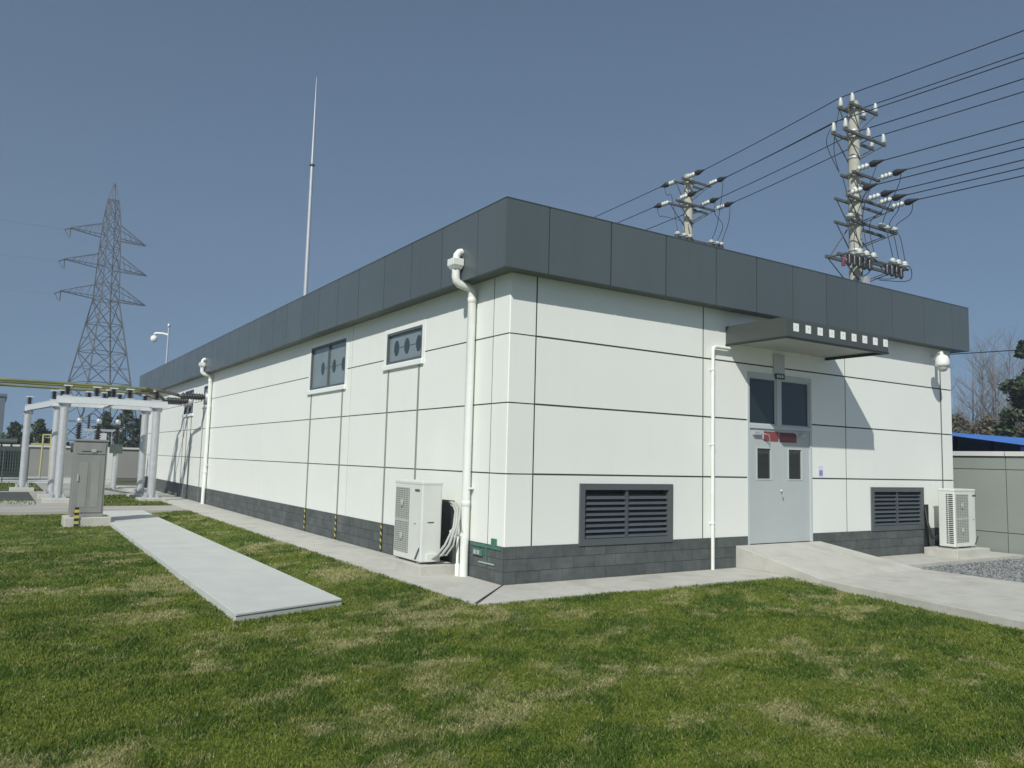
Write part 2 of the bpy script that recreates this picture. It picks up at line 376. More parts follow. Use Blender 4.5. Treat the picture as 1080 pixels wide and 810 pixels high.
# gravel stones on the bed by the air conditioner
gs = MB()
ico = [(0,0,1),(.894,0,.447),(.276,.851,.447),(-.724,.526,.447),(-.724,-.526,.447),(.276,-.851,.447),(.724,.526,-.447),(-.276,.851,-.447),(-.894,0,-.447),(-.276,-.851,-.447),(.724,-.526,-.447),(0,0,-1)]
icf = [(0,1,2),(0,2,3),(0,3,4),(0,4,5),(0,5,1),(1,6,2),(2,7,3),(3,8,4),(4,9,5),(5,10,1),(6,7,2),(7,8,3),(8,9,4),(9,10,5),(10,6,1),(11,7,6),(11,8,7),(11,9,8),(11,10,9),(11,6,10)]
for i in range(9000):
    x = 7.5+(random.random()**1.2)*4.9; y = AY-.02-4.2*random.random()
    if x < 7.56: continue
    r = random.uniform(.011, .026); sx, sy, sz = (random.uniform(.7, 1.25) for _ in range(3)); a = random.random()*PI
    ca, sa = math.cos(a), math.sin(a)
    gs.add([(x+r*(p[0]*sx*ca-p[1]*sy*sa), y+r*(p[0]*sx*sa+p[1]*sy*ca), -.062+r*.3+r*.75*p[2]*sz) for p in ico], icf)
g = gs.build('gravel', 'stone'); tag(g, 'loose grey gravel between the ramp and the boundary wall', 'gravel', kind='stuff')

# ------------------------------------------------------------------ the building
D, ZFB, ZFT, ZP = .284, 4.345, 5.312, .509
JZ = [ZP, 1.509, 2.503, 3.483, 4.37]
B = thing('substation_building', 'long white panelled single-storey building with grey fascia and block plinth', 'building', (0, 0, 0))
WIN = [(6.25, 8.42, 3.17, 4.14), (2.735, 4.19, 3.385, 3.96), (21.27, 22.9, 3.11, 3.99), (18.4, 19.6, 3.33, 3.98),]
DOOR = (4.95, 6.72, .36, 3.35)
LOU = [(1.29, 3.165, .475, 1.385), (8.54, 10.395, .495, 1.355)]
JYL = [.437, 5.9, 12.15, 18.32, 24.5, WD]
JXR = [.457, 3.865, 7.77, LN]
def panels(mb, js, zs, gap, holes, place):
    for i in range(len(js)-1):
        for k in range(len(zs)-1):
            t = random.uniform(-1, 1)
            for (a, b, c, d) in rect_minus((js[i]+gap/2, js[i+1]-(gap/2 if i < len(js)-2 else 0), zs[k]+(gap/2 if k else 0), zs[k+1]-gap/2), holes): place(mb, a, b, c, d, t)
wl = MB()
panels(wl, JYL, JZ, .020, WIN, lambda m, a, b, c, d, t: m.box((0, a, c), (.028, b, d), t))
panels(wl, JXR, JZ, .026, [DOOR]+LOU, lambda m, a, b, c, d, t: m.box((a, 0, c), (b, .028, d), t))
for k in range(4):                                       # folded corner panels
    z0 = JZ[k]+(.009 if k else 0); z1 = JZ[k+1]-.009; t = random.uniform(-1, 1)
    wl.prism([(0, .012), (.012, 0), (.444, 0), (.444, .028), (.028, .028), (.028, .426), (0, .426)], z0, z1, t)
wl.box((LN-.028, .029, ZP), (LN, WD, 4.37)); wl.box((0, WD+.001, ZP), (LN, WD+.03, 4.37))
wl.build('wall', 'wall', B)
bk = MB()
for (a, b, c, d) in rect_minus((.04, WD-.01, ZP+.002, 4.36), [(h[0]-.003, h[1]+.003, h[2]-.003, h[3]+.003) for h in WIN]): bk.box((.006, a, c), (.12, b, d))
for (a, b, c, d) in rect_minus((.125, LN-.03, ZP+.002, 4.36), [(h[0]-.003, h[1]+.003, h[2]-.003, h[3]+.003) for h in [DOOR]+LOU]): bk.box((a, .006, c), (b, .12, d))
bk.build('joint_backing', 'joint', B)
# plinth of blocks
pl = MB(); pb = MB()
def course(L, place, hole=None):
    for k in range(3):
        z0 = .0+k*.1697; off = 0 if k % 2 else -.2; u = off
        while u < L:
            a, b = max(u, 0)+.004, min(u+.4, L)-.004
            if b-a > .03: place(a, b, z0+(.003 if k else -.05), z0+.1665, random.uniform(-1, 1))
            u += .4
course(WD, lambda a, b, c, d, t: pl.box((-.012, a, c), (.03, b, d), t))
course(LN, lambda a, b, c, d, t: [pl.box((q[0], -.012, q[2]), (q[1], .03, q[3]), t) for q in rect_minus((a, b, c, d), [DOOR, (LOU[0][0], LOU[0][1], .475, 2)])])
pb.box((-.003, .032, -.05), (.14, WD, ZP-.006))
for q in rect_minus((-.003, LN, -.05, ZP-.006), [DOOR]): pb.box((q[0], -.003, q[2]), (q[1], .031, q[3]))
plo = pl.build('plinth', 'block', B); pb.build('mortar_bed', 'mortar', plo)
# fascia, soffit, roof
fa = MB()
ly = [.48, 1.58, 2.68, 3.79, 5.0, 6.1]; y = 6.1
while y+1.13 < WD: y += 1.13; ly.append(y)
ly.append(WD+D)
for a, b in zip(ly[:-1], ly[1:]): fa.box((-D, a+.011, ZFB), (-D+.05, b-.011, ZFT-.002), random.uniform(-1, 1))
rx = [.45, 1.6, 2.73, 3.87, 4.87, 5.85, 6.82, 7.77, 8.96, 10.11, 11.21, LN+D]
for i, (a, b) in enumerate(zip(rx[:-1], rx[1:])):
    fa.box((a+.012, -D, ZFB), (b-(.012 if i < len(rx)-2 else 0), -D+.05, ZFT-.002), random.uniform(-1, 1))
fa.prism([(-D, -D), (.443, -D), (.443, -D+.05), (-D+.05, -D+.05), (-D+.05, .474), (-D, .474)], ZFB, ZFT-.002, .2)
fa.box((LN+D-.05, -D+.052, ZFB), (LN+D, WD+D, ZFT-.002)); fa.box((-D+.052, WD+D-.05, ZFB), (LN+D-.052, WD+D, ZFT-.002))
fo = fa.build('fascia', 'fascia', B)
fb = MB(); e = .012
fb.box((-D+e, -D+e, ZFB+.02), (-D+.3, WD+D-e, ZFT-.01)); fb.box((-D+.302, -D+e, ZFB+.02), (LN+D-e, -D+.3, ZFT-.01))
fb.build('fascia_backing', 'black', fo)
cp = MB(); cp.box((-D-.006, -D-.006, ZFT), (-D+.32, WD+D+.006, ZFT+.012)); cp.box((-D+.322, -D-.006, ZFT), (LN+D+.006, -D+.32, ZFT+.012))
cp.build('parapet_cap', 'fascia', fo)
so_ = MB(); so_.box((-D+.05, -D+.05, ZFB+.006), (.2, WD+.1, ZFB+.018)); so_.box((.202, -D+.05, ZFB+.006), (LN+.22, .2, ZFB+.018))
so_.box((LN-.05, .202, ZFB+.006), (LN+.22, WD+.1, ZFB+.018))
so_.build('soffit', 'soffit', B)
MB().box((-D+.3, -D+.3, 4.6), (LN+D-.06, WD+D-.06, 4.75)).build('roof', 'roof', B)

# windows
def window(i, y0, y1, z0, z1, mull, marks, sill=True):
    f = MB(); fr = .045
    f.box((-.002, y0, z0), (.08, y0+fr, z1)); f.box((-.002, y1-fr, z0), (.08, y1, z1))
    f.box((-.0015, y0+fr, z0), (.08, y1-fr, z0+fr)); f.box((-.0015, y0+fr, z1-fr), (.08, y1-fr, z1))
    if mull: f.box((.005, mull-.03, z0+fr), (.07, mull+.03, z1-fr))
    o = f.build('window', 'frame', B)
    p = MB().box((.042, y0+fr-.005, z0+fr-.005), (.055, y1-fr+.005, z1-fr+.005)).build('pane', 'glass', o)
    s = MB(); g = .11
    for q in rect_minus((y0-g, y1+g, z0-g, z1+g*.8), [(y0, y1, z0, z1)]): s.box((-.006, q[0], q[2]), (.0275, q[1], q[3]))
    s.build('surround', 'trim', o)
    if sill: MB().box((-.05, y0-.09, z0-.105), (-.008, y1+.09, z0-.02)).build('sill', 'trim', o, bevel=.008)
    if marks:
        mk = MB()
        for (yy, zz) in marks:
            mk.add([(.0385, yy+.11*math.cos(a)*(1.0), zz+.15*math.sin(a)) for a in [2*PI*k/8+PI/8 for k in range(8)]] +
                   [(.0415, yy+.11*math.cos(a), zz+.15*math.sin(a)) for a in [2*PI*k/8+PI/8 for k in range(8)]],
                   [tuple(range(8)), tuple(range(8, 16))]+[(k, (k+1) % 8, 8+(k+1) % 8, 8+k) for k in range(8)])
        ys = [m_[0] for m_ in marks]; zs = marks[0][1]
        mk.box((.0395, min(ys), zs-.006), (.0415, max(ys), zs+.006))
        mk.build('pane_marks', 'decal', o)
    return o
lab(window(0, *WIN[0], 7.3, [(7.72, 3.62), (7.02, 3.62), (6.48, 3.62)]), 'larger two-pane window with three dark marks')
lab(window(1, *WIN[1], 0, [(3.85, 3.67), (3.42, 3.67), (2.95, 3.67)]), 'small wide window with three dark marks near the corner')
lab(window(2, *WIN[2], 22.1, None), 'far window behind a wall bushing')
lab(window(3, *WIN[3], 0, None), 'far window beside the second downpipe')

# louvre vents
def louvre(x0, x1, z0, z1, label):
    f = MB(); fr = .095
    f.box((x0, -.03, z0), (x0+fr, .1, z1)); f.box((x1-fr, -.03, z0), (x1, .1, z1))
    f.box((x0+fr, -.0295, z0), (x1-fr, .1, z0+fr)); f.box((x0+fr, -.0295, z1-fr), (x1-fr, .1, z1))
    o = f.build('louvre_vent', 'frame', B, bevel=.004); lab(o, label)
    s = MB(); mid = (x0+x1)/2-.01; zz = z0+fr+.01
    while zz < z1-fr-.08:
        for a, b in ((x0+fr, mid-.025), (mid+.025, x1-fr)):
            s.add([(a, .0, zz), (b, .0, zz), (b, .012, zz-.006), (a, .012, zz-.006), (a, .07, zz+.072), (b, .07, zz+.072), (b, .082, zz+.066), (a, .082, zz+.066)],
                  [(0,1,2,3),(4,7,6,5),(0,4,5,1),(3,2,6,7),(0,3,7,4),(1,5,6,2)])
        zz += .082
    s.box((mid-.025, -.004, z0+fr), (mid+.025, .09, z1-fr)); s.build('slats', 'slat', o)
    MB().box((x0+fr, .098, z0+fr), (x1-fr, .11, z1-fr)).build('vent_backing', 'black', o)
louvre(*LOU[0], 'wide dark louvre vent low in the wall near the corner')
louvre(*LOU[1], 'dark louvre vent beyond the door')

# door
x0, x1, z0, z1 = DOOR
df = MB(); fr = .055; zt = 2.40
df.box((x0, -.012, z0), (x0+fr, .1, z1)); df.box((x1-fr, -.012, z0), (x1, .1, z1))
df.box((x0+fr, -.0115, z1-.08), (x1-fr, .1, z1)); df.box((x0+fr, -.0115, zt-.035), (x1-fr, .1, zt+.035))
xm = 5.80
df.box((xm-.07, -.011, zt+.035), (xm+.06, .1, z1-.08))
door = df.build('door', 'doorf', B, bevel=.004)
for a, b in ((x0+fr, xm-.07), (xm+.06, x1-fr)):
    MB().box((a-.005, .035, zt+.03), (b+.005, .05, z1-.075)).build('transom_pane', 'dglass', door)
    fr_ = MB()
    for q in rect_minus((a, b, zt+.036, z1-.081), [(a+.025, b-.025, zt+.06, z1-.105)]): fr_.box((q[0], .012, q[2]), (q[1], .06, q[3]))
    fr_.build('transom_sash', 'doorf', door)
for a, b, pw in ((x0+fr+.004, xm-.005, (5.22, 5.575)), (xm+.005, x1-fr-.004, (6.07, 6.43))):
    lf = MB()
    for q in rect_minus((a, b, z0+.012, zt-.038), [(pw[0], pw[1], 1.49, 2.02)]): lf.box((q[0], .012, q[2]), (q[1], .06, q[3]))
    leaf = lf.build('door_leaf', 'door', door)
    MB().box((pw[0]-.005, .03, 1.485), (pw[1]+.005, .04, 2.025)).build('leaf_pane', 'dglass', door)
    b_ = MB()
    for q in rect_minus((pw[0]-.022, pw[1]+.022, 1.468, 2.042), [(pw[0], pw[1], 1.49, 2.02)]): b_.box((q[0], .004, q[2]), (q[1], .0118, q[3]))
    b_.build('pane_bead', 'doorf', door)
for xx, sg in ((5.12, 1), (6.52, -1)):
    c = MB().box((xx-.02, -.045, 2.25), (xx+.17*sg, .011, 2.31)); c.tube([(xx+.13*sg, -.05, 2.28), (xx+.28*sg, -.10, 2.26), (xx+.40*sg, -.03, 2.10 if sg > 0 else 2.36)], .009, 6)
    c.build('door_closer', 'steel', door)
h = MB().lathe([(.028, 0), (.028, .02), (.012, .022), (.012, .05)], (xm+.06, .011, 1.28), (0, -1, 0)); h.tube([(xm+.06, -.03, 1.28), (xm+.06, -.034, 1.17)], .011, 6)
h.build('handle', 'steel', door)
MB().box((xm-.16, -.02, z1+.01), (xm+.14, -.002, 3.73)).build('cover_panel', 'doorf', B)

# canopy over the door
cx0, cx1, cy, cz0, cz1 = 4.41, 7.19, -1.25, 3.755, 4.06
ca = MB(); tk = .03
ca.box((cx0, cy, cz0+.02), (cx1, cy+tk, cz1), .5); ca.box((cx0, cy+tk+.002, cz0+.02), (cx0+tk, -.002, cz1+.02), -.5); ca.box((cx1-tk, cy+tk+.002, cz0+.02), (cx1, -.002, cz1+.02))
ca.box((cx0+tk, cy+tk, cz1-.06), (cx1-tk, -.002, cz1-.02))
can = ca.build('canopy', 'canopy', B)
MB().box((cx0+tk, cy+tk, cz0+.04), (cx1-tk, -.002, cz0+.055)).build('canopy_soffit', mat('canopy_underside', (.36, .39, .35), .55, var=.03), can)
ct = MB(); ct.box((cx0-.008, cy-.008, cz0-.012), (cx1+.008, cy+.045, cz0+.018)); ct.box((cx0-.008, cy+.047, cz0-.012), (cx0+.045, -.002, cz0+.018)); ct.box((cx1-.045, cy+.047, cz0-.012), (cx1+.008, -.002, cz0+.018))
ct.build('canopy_edge_trim', 'rubber', can)
for i in range(9):
    xs = 4.64+i*.3085
    s = MB().box((xs-.065, cy-.006, 3.865), (xs+.065, cy-.001, 3.995)).build('sign_square', 'wht', can)
    MB().box((xs-.012, cy-.0085, 3.925), (xs+.014, cy-.0065, 3.962)).build('square_mark', 'gtile', s)

# ------------------------------------------------------------------ fixtures on the walls
rs = MB().box((5.40, .004, 2.155), (5.785, .0115, 2.325)).build('door_sign', 'red')
tag(rs, 'plain red plate across the door top, the brighter one on the first leaf', 'sign', 'red plates on the door')
s2 = thing('door_sign', 'red plate with darker faded blotch on the second door leaf', 'sign', (6.05, 0, 2.24), 'red plates on the door')
MB().box((5.82, .004, 2.145), (6.29, .0115, 2.32)).build('plate', 'red', s2)
MB().box((5.83, .001, 2.245), (6.28, .0035, 2.315)).box((5.83, .001, 2.15), (6.0, .0035, 2.17)).build('plate_print', 'redd', s2)
ex = thing('number_plate', 'tiny dark green plate with pale marks above the door mullion', 'sign', (xm, -.02, 3.31))
MB().box((xm-.13, -.03, 3.275), (xm+.13, -.0125, 3.375)).build('plate', 'green', ex)
for k in range(3): MB().box((xm-.085+k*.065, -.033, 3.30), (xm-.045+k*.065, -.031, 3.35)).build('plate_mark', 'gtile', ex)
nt_ = thing('paper_notice', 'small pale violet paper notice on the white wall beside the door', 'notice', (6.97, 0, 1.62))
MB().box((6.91, -.004, 1.52), (7.05, -.001, 1.74)).build('sheet', 'paper', nt_); MB().box((6.93, -.006, 1.56), (7.03, -.0045, 1.66)).build('print', 'blue', nt_)

def downpipe(y, hopper, label):
    t = thing('downpipe', label, 'downpipe', (-.08, y, 0), 'white downpipes along the long wall')
    rad = .062; xo = -.09
    MB().tube([(-.37, y+.02, 4.52), (-.37, y+.02, 4.40), (-.36, y+.018, 4.345), (-.31, y+.015, 4.30), (-.17, y, 4.27), (-.115, y, 4.245), (xo, y, 4.18), (xo, y, 0.0)], rad, 14).build('pipe', 'pvc', t)
    for z in (4.08, 1.05): MB().lathe([(rad+.002, -.04), (rad+.007, -.035), (rad+.007, .035), (rad+.002, .04)], (xo, y, z), n=14).build('pipe_collar', 'pvc', t)
    MB().box((-.09, y-.085, 1.26), (-.015, y+.085, 1.285)).build('bracket', 'pvc', t)
    hp = MB(); yy = y+.02
    a = [(-.47, yy-.10), (-.292, yy-.10), (-.292, yy+.10), (-.47, yy+.10)]; b = [(-.43, yy-.068), (-.31, yy-.068), (-.31, yy+.068), (-.43, yy+.068)]
    hp.add([(p[0], p[1], 4.51) for p in b]+[(p[0], p[1], 4.57) for p in a]+[(p[0], p[1], 4.67) for p in a], [(3,2,1,0),(8,9,10,11)]+[(i, (i+1) % 4, 4+(i+1) % 4, 4+i) for i in range(4)]+[(4+i, 4+(i+1) % 4, 8+(i+1) % 4, 8+i) for i in range(4)])
    hp.tube([(-.285, yy-.01, 4.79), (-.33, yy-.01, 4.78), (-.37, yy-.01, 4.73), (-.38, yy-.01, 4.66)], .055, 12)
    hp.build('hopper', 'pvc', t, bevel=.008)
downpipe(.93, True, 'white downpipe with box hopper beside the building corner')
downpipe(18.3, True, 'white downpipe with hopper far along the long wall near the steel columns')
t = thing('downpipe', 'slim white pipe bending from the canopy down the wall beside the door', 'downpipe', (4.03, -.06, 0))
MB().tube([(4.46, -.06, 3.76), (4.46, -.06, 3.71), (4.43, -.06, 3.69), (4.09, -.06, 3.69), (4.05, -.06, 3.67), (4.035, -.06, 3.62), (4.035, -.06, 0)], .03, 10).build('pipe', 'pvc', t)
for z in (.75, 2.05, 3.3): MB().lathe([(.031, -.02), (.034, -.018), (.034, .018), (.031, .02)], (4.035, -.06, z)).box((4.02, -.06, z-.012), (4.05, -.001, z+.012)).build('pipe_clip', 'pvc', t)

def strip(y, ztop, label):
    t = thing('earthing_strip', label, 'metal strip', (-.02, y, 0), 'dark strips running down the long wall')
    MB().box((-.022, y-.014, .50), (-.004, y+.014, ztop)).build('bar', 'cab', t)
    if y < 10: 
        MB().box((-.03, y-.03, .02), (-.0125, y+.03, .50)).build('guard', 'blk', t)
        for k in range(4): MB().prism([(-.034, y-.031), (-.0305, y-.031), (-.0305, y+.031), (-.034, y+.031)], [.05+k*.12, .05+k*.12, .08+k*.12, .08+k*.12], [.10+k*.12, .10+k*.12, .13+k*.12, .13+k*.12]).build('guard_stripe', 'yel', t)
    else: MB().box((-.03, y-.02, .02), (-.0125, y+.02, .5)).build('guard', 'cab', t)
strip(8.25, 3.06, 'dark strip with striped foot below the far end of the larger window')
strip(6.32, 3.06, 'dark strip with striped foot below the near end of the larger window')
strip(4.05, 3.27, 'dark strip with striped foot below the small window, next to the air conditioner fans')
strip(2.80, 3.27, 'dark strip going down behind the air conditioner below the small window')
for y, zt_, nm in ((22.75, 3.0, 'outermost of the thin strips below the far bushing window'), (22.1, 3.0, 'middle thin strip below the far bushing window'), (21.4, 3.0, 'inner thin strip below the far bushing window'), (19.45, 3.2, 'thin strip below the window by the second downpipe, farther side'), (18.75, 3.2, 'thin strip below the window close to the second downpipe')): strip(y, zt_, nm)
eb = thing('earth_terminal', 'green earthing terminals and pale test link on the plinth by the corner', 'terminal', (-.02, .5, .3))
MB().box((-.026, .05, .455), (-.0125, .86, .495)).box((-.026, .415, .2), (-.0125, .445, .455)).box((-.026, .18, .495), (-.002, .30, .60)).build('bar', 'teal', eb)
MB().box((-.04, .52, .33), (-.013, .78, .42)).build('terminal_box', 'teal', eb)
MB().box((-.05, .58, .345), (-.041, .64, .405)).box((-.05, .67, .345), (-.041, .73, .405)).box((-.03, .2, .235), (-.0265, .62, .255)).build('test_link', 'brass', eb)

# ------------------------------------------------------------------ air conditioners
def ac_unit(label, W=.94, H=1.2, Dp=.33):
    # local: front face towards -y, wall at +y, x 0..W, base at z 0
    t = thing('ac_unit', label, 'air conditioner', (0, 0, 0), 'outdoor air conditioner units')
    MB().box((0, 0, .03), (W, Dp, H)).build('casing', 'ac', t, bevel=.018, local=True)
    MB().box((.08, .02, 0), (.16, Dp-.02, .032)).build('foot', 'cab', t, local=True); MB().box((W-.16, .02, 0), (W-.08, Dp-.02, .032)).build('foot', 'cab', t, local=True)
    MB().box((-.006, -.006, H-.05), (W+.006, Dp+.006, H+.003)).build('top_cover', 'ac', t, bevel=.012, local=True)
    for zc in (.36, .86):
        g = MB().box((.05, -.004, zc-.23), (.52, -.001, zc+.23)).build('fan_grille', 'grilled', t, local=True)
        r = MB()
        for k in range(15): r.box((.05, -.012, zc-.226+k*.0318), (.52, -.0045, zc-.210+k*.0318))
        for k in range(6): r.box((.06+k*.088, -.016, zc-.226), (.07+k*.088, -.0125, zc+.226))
        r.build('grille_bars', 'grille', g, local=True)
        fb_ = MB().lathe([(.0201, .0), (.06, .004), (.05, .007), (.001, .007)], (.285, -.017, zc), (0, -1, 0), n=24); fb_.build('fan_hub', 'grille', g, local=True)
    MB().box((.04, -.006, .59), (.53, -.001, .63)).build('divider_bar', 'grille', t, local=True)
    MB().box((.70, -.005, H-.15), (.85, -.001, H-.115)).build('badge', 'frame', t, local=True)
    MB().add([(.74, -.004, .06), (.86, -.004, .22), (.90, -.004, .25), (.90, -.004, .2), (.80, -.004, .06)]+[(.74, -.001, .06), (.86, -.001, .22), (.90, -.001, .25), (.90, -.001, .2), (.80, -.001, .06)], [(0,1,2,3,4), (9,8,7,6,5)]+[(i, (i+1) % 5, 5+(i+1) % 5, 5+i) for i in range(5)]).build('corner_mark', 'frame', t, local=True)
    MB().box((W+.001, .10, .60), (W+.006, .2, .615)).box((.70, -.004, .57), (.76, -.001, .58)).build('handle', 'frame', t, local=True)
    MB().box((W+.001, .08, .04), (W+.05, .26, .16)).build('valve_cover', 'ac', t, bevel=.01, local=True)
    s = MB()
    for k in range(26): s.box((-.004, .03, .1+k*.039), (-.001, .12, .121+k*.039))
    for k in range(26): s.box((-.004, .135, .1+k*.039), (-.001, .17, .121+k*.039))
    s.build('side_slots', 'black', t, local=True)
    return t
ac1 = ac_unit('tall ivory outdoor unit with piping, on a pad at the long wall')
ac1.location = (-.65, 2.17, .15); ac1.rotation_euler = (0, 0, -PI/2)      # front faces -x, valve side towards the corner
ac2 = ac_unit('ivory outdoor unit with slotted side, beside the boundary wall', W=.82)
ac2.location = (10.45, -.62, .145)
p1 = MB().box((-.70, 1.13, -.02), (-.10, 2.22, .15)).build('equipment_pad', 'conc', bevel=.012); tag(p1, 'concrete pad under the piped air conditioner at the long wall', 'concrete pad', 'concrete pads')
p2 = MB().box((10.18, -.80, -.02), (11.45, -.12, .145)).build('equipment_pad', 'conc', bevel=.012); tag(p2, 'concrete pad under the air conditioner beside the boundary wall', 'concrete pad', 'concrete pads')
rp = thing('refrigerant_pipes', 'bundle of pale insulated hoses looping from unit to wall opening', 'hoses', (-.2, 1.4, .2))
for i, (yy, ex_, rr) in enumerate(((1.20, .26, .018), (1.17, .31, .022), (1.15, .20, .015))):
    MB().tube([(-.5+i*.05, 1.22, .22+.03*i), (-.44+i*.06, 1.10-.03*i, .30), (-.36+i*.04, 1.02-.05*i, .45), (-.24, 1.0-.07*i, .70+.03*i), (-.16, 1.10-.07*i, .92+.02*i), (-.10, 1.30-.06*i, 1.03), (-.02, 1.55-.05*i, 1.03)], rr, 8).build('hose', 'grille', rp)
MB().tube([(-.05, 1.45, 1.0), (-.13, 1.1, .94), (-.14, .93, .75), (-.14, .90, .63)], .014, 8).build('drain_hose', 'grille', rp)
MB().box((-.03, 1.42, .10), (-.013, 1.78, .505)).box((-.03, 1.42, .511), (-.003, 1.78, 1.06)).build('wall_opening_plate', 'rubber', rp)
MB().tube([(-.16, 1.0, .0), (-.16, 1.0, .58), (-.15, 1.0, .62)], .022, 10).tube([(-.16, .92, .60), (-.16, 1.22, .615)], .03, 10).lathe([(.034, 0), (.034, .16), (.023, .18)], (-.16, 1.0, 0)).build('drain_pipe', 'pvc', rp)
rp2 = thing('refrigerant_pipes', 'black hoses behind the unit beside the boundary wall', 'hoses', (10.1, -.1, .2))
MB().box((10.38, -.03, .1), (10.55, -.013, .505)).box((10.38, -.03, .511), (10.55, -.003, 1.0)).build('wall_opening_plate', 'rubber', rp2)
for k in range(3): MB().tube([(10.5, -.25, .3+.04*k), (10.36-.02*k, -.22, .32), (10.34-.02*k, -.14, .6), (10.42, -.03, .85+.04*k)], .017, 8).build('hose', 'rubber', rp2)

# ------------------------------------------------------------------ cameras
sc = thing('security_camera', 'white dome security camera on a bracket at the far end of the door wall', 'camera', (11.0, 0, 4.0), 'security cameras')
MB().box((10.80, -.03, 4.02), (10.98, -.001, 4.20)).tube([(10.88, -.02, 4.12), (10.80, -.2, 4.20), (10.65, -.33, 4.19), (10.58, -.38, 4.10)], .04, 10).build('bracket', 'pvc', sc)
MB().lathe([(.05, .20), (.10, .17), (.135, .10), (.14, 0), (.13, -.04), (.1, -.05)], (10.57, -.39, 3.94), n=18).build('housing', 'pvc', sc)
MB().lathe([(.105, -.0), (.10, -.05), (.075, -.09), (.03, -.11)], (10.57, -.39, 3.89), n=16).build('dome', 'pglass', sc)
MB().tube([(11.17, -.012, 3.98), (11.17, -.012, 1.2)], .010, 6).build('cable', 'dsteel', sc)
rc = thing('security_camera', 'white dome camera hanging from a thin mast above the far roof edge', 'camera', (.3, 29.4, 4.75), 'security cameras')
MB().tube([(.3, 29.4, 4.75), (.3, 29.4, 7.35)], [.05, .035], 10).lathe([(.04, 0), (.07, .03), (.07, .14), (.01, .2)], (.3, 29.4, 7.35)).build('mast', 'steel', rc)
MB().tube([(.3, 29.4, 7.0), (.1, 29.5, 7.06), (-.2, 29.6, 7.06), (-.26, 29.62, 7.0)], .05, 10).build('bracket', 'pvc', rc)
MB().lathe([(.05, .15), (.11, .12), (.15, .04), (.15, -.04), (.12, -.11), (.07, -.15), (.02, -.16)], (-.26, 29.62, 6.8), n=16).build('housing', 'pvc', rc)
lr = thing('lightning_rod', 'tall white tapering lightning rod standing above the roof', 'lightning rod', (4.0, 21.45, 4.75))
MB().tube([(4, 21.45, 4.75), (4, 21.45, 9), (4, 21.45, 13.46)], [.095, .08, .065], 12).build('mast', 'steel', lr)
MB().tube([(4, 21.45, 13.46), (4, 21.45, 15.5), (4, 21.45, 17.2)], [.055, .034, .010], 10).build('spike', 'steel', lr)
MB().lathe([(.065, 0), (.11, .01), (.11, .07), (.06, .09)], (4, 21.45, 13.42), n=14).build('flange', 'dsteel', lr)

# ------------------------------------------------------------------ grey control cabinet on the lawn edge
p3 = MB().box((-4.50, 11.6, -.12), (-3.54, 12.5, .12)).build('equipment_pad', 'conc', bevel=.015); tag(p3, 'concrete pad under the grey steel cabinet on the lawn', 'concrete pad', 'concrete pads')
cb = thing('control_cabinet', 'grey steel control cabinet standing at the end of the lawn path', 'cabinet', (-4.0, 12.1, .12))
X0, X1, Y0, Y1 = -4.38, -3.70, 11.80, 12.40
MB().box((X0, Y0, .12), (X1, Y1, 1.88)).build('casing', 'cab', cb, bevel=.012)
MB().box((X0-.02, Y0-.03, 1.882), (X1+.02, Y1+.02, 1.93)).build('roof', 'cab', cb, bevel=.01)
cdr = MB().box((X0+.04, Y0-.02, .22), (X1-.04, Y0-.002, 1.56)).build('cabinet_door', 'cab', cb, bevel=.008)
MB().box((X0+.08, Y0-.05, .95), (X0+.11, Y0-.021, 1.1)).build('handle', 'steel', cdr)
for a in (.12, .37): MB().box((X0+a, Y0-.026, .35), (X0+a+.17, Y0-.021, 1.40)).build('door_rib', mat('cabinet_panel', (.30, .305, .285), .45, metal=.25, var=.1), cdr)
MB().box((X0+.04, Y0-.02, 1.585), (X1-.04, Y0-.002, 1.84)).build('meter_panel', 'cab', cb, bevel=.006)
MB().box((X0+.34, Y0-.045, 1.63), (X0+.44, Y0-.021, 1.70)).build('lock', 'brass', cb)
MB().box((X0+.14, Y0-.027, 1.64), (X0+.56, Y0-.021, 1.655)).build('meter_slot', 'black', cb)
gp = thing('marker_bar', 'short yellow and black striped bar in front of the grey cabinet', 'marker', (-4.27, 11.55, 0))
MB().box((-4.31, 11.565, -.1), (-4.22, 11.59, .36)).build('bar', 'blk', gp)
for k in range(3): MB().box((-4.313, 11.560, -.02+k*.13), (-4.217, 11.5645, .045+k*.13)).build('stripe', 'yel', gp)

# ------------------------------------------------------------------ busbar gantry
cols = [(-4.15, 20.3, 'front row away from the building'), (-1.37, 20.3, 'front row nearest the building'), (-4.2, 22.9, 'rear row away from the building'), (-1.35, 22.9, 'rear row nearest the building'), (-4.95, 28.2, 'farthest back by the gravel pit')]
proto = thing('steel_column', '', 'column', (0, 0, 0), 'steel columns carrying the busbars')
MB().tube([(0, 0, .1), (0, 0, 3.16)], .126, 20).build('shaft', 'steel', proto, local=True)
bp_ = MB().box((-.24, -.24, .1), (.24, .24, .125))
for k in range(8): a = PI/4*k; bp_.prism([(.13*math.cos(a)-.006*math.sin(a), .13*math.sin(a)+.006*math.cos(a)), (.13*math.cos(a)+.006*math.sin(a), .13*math.sin(a)-.006*math.cos(a)), (.23*math.cos(a)+.006*math.sin(a), .23*math.sin(a)-.006*math.cos(a)), (.23*math.cos(a)-.006*math.sin(a), .23*math.sin(a)+.006*math.cos(a))][::-1], .126, [.32, .32, .14, .14])
bp_.build('base_plate', 'steel', proto, local=True)
MB().box((-.2, -.2, 3.162), (.2, .2, 3.19)).box((-.17, -.012, 3.04), (.17, .012, 3.16)).build('head_plate', 'steel', proto, local=True)
bo = MB()
for sx in (-.2, .2):
    for sy in (-.2, .2): bo.tube([(sx, sy, .12), (sx, sy, .17)], .018, 6)
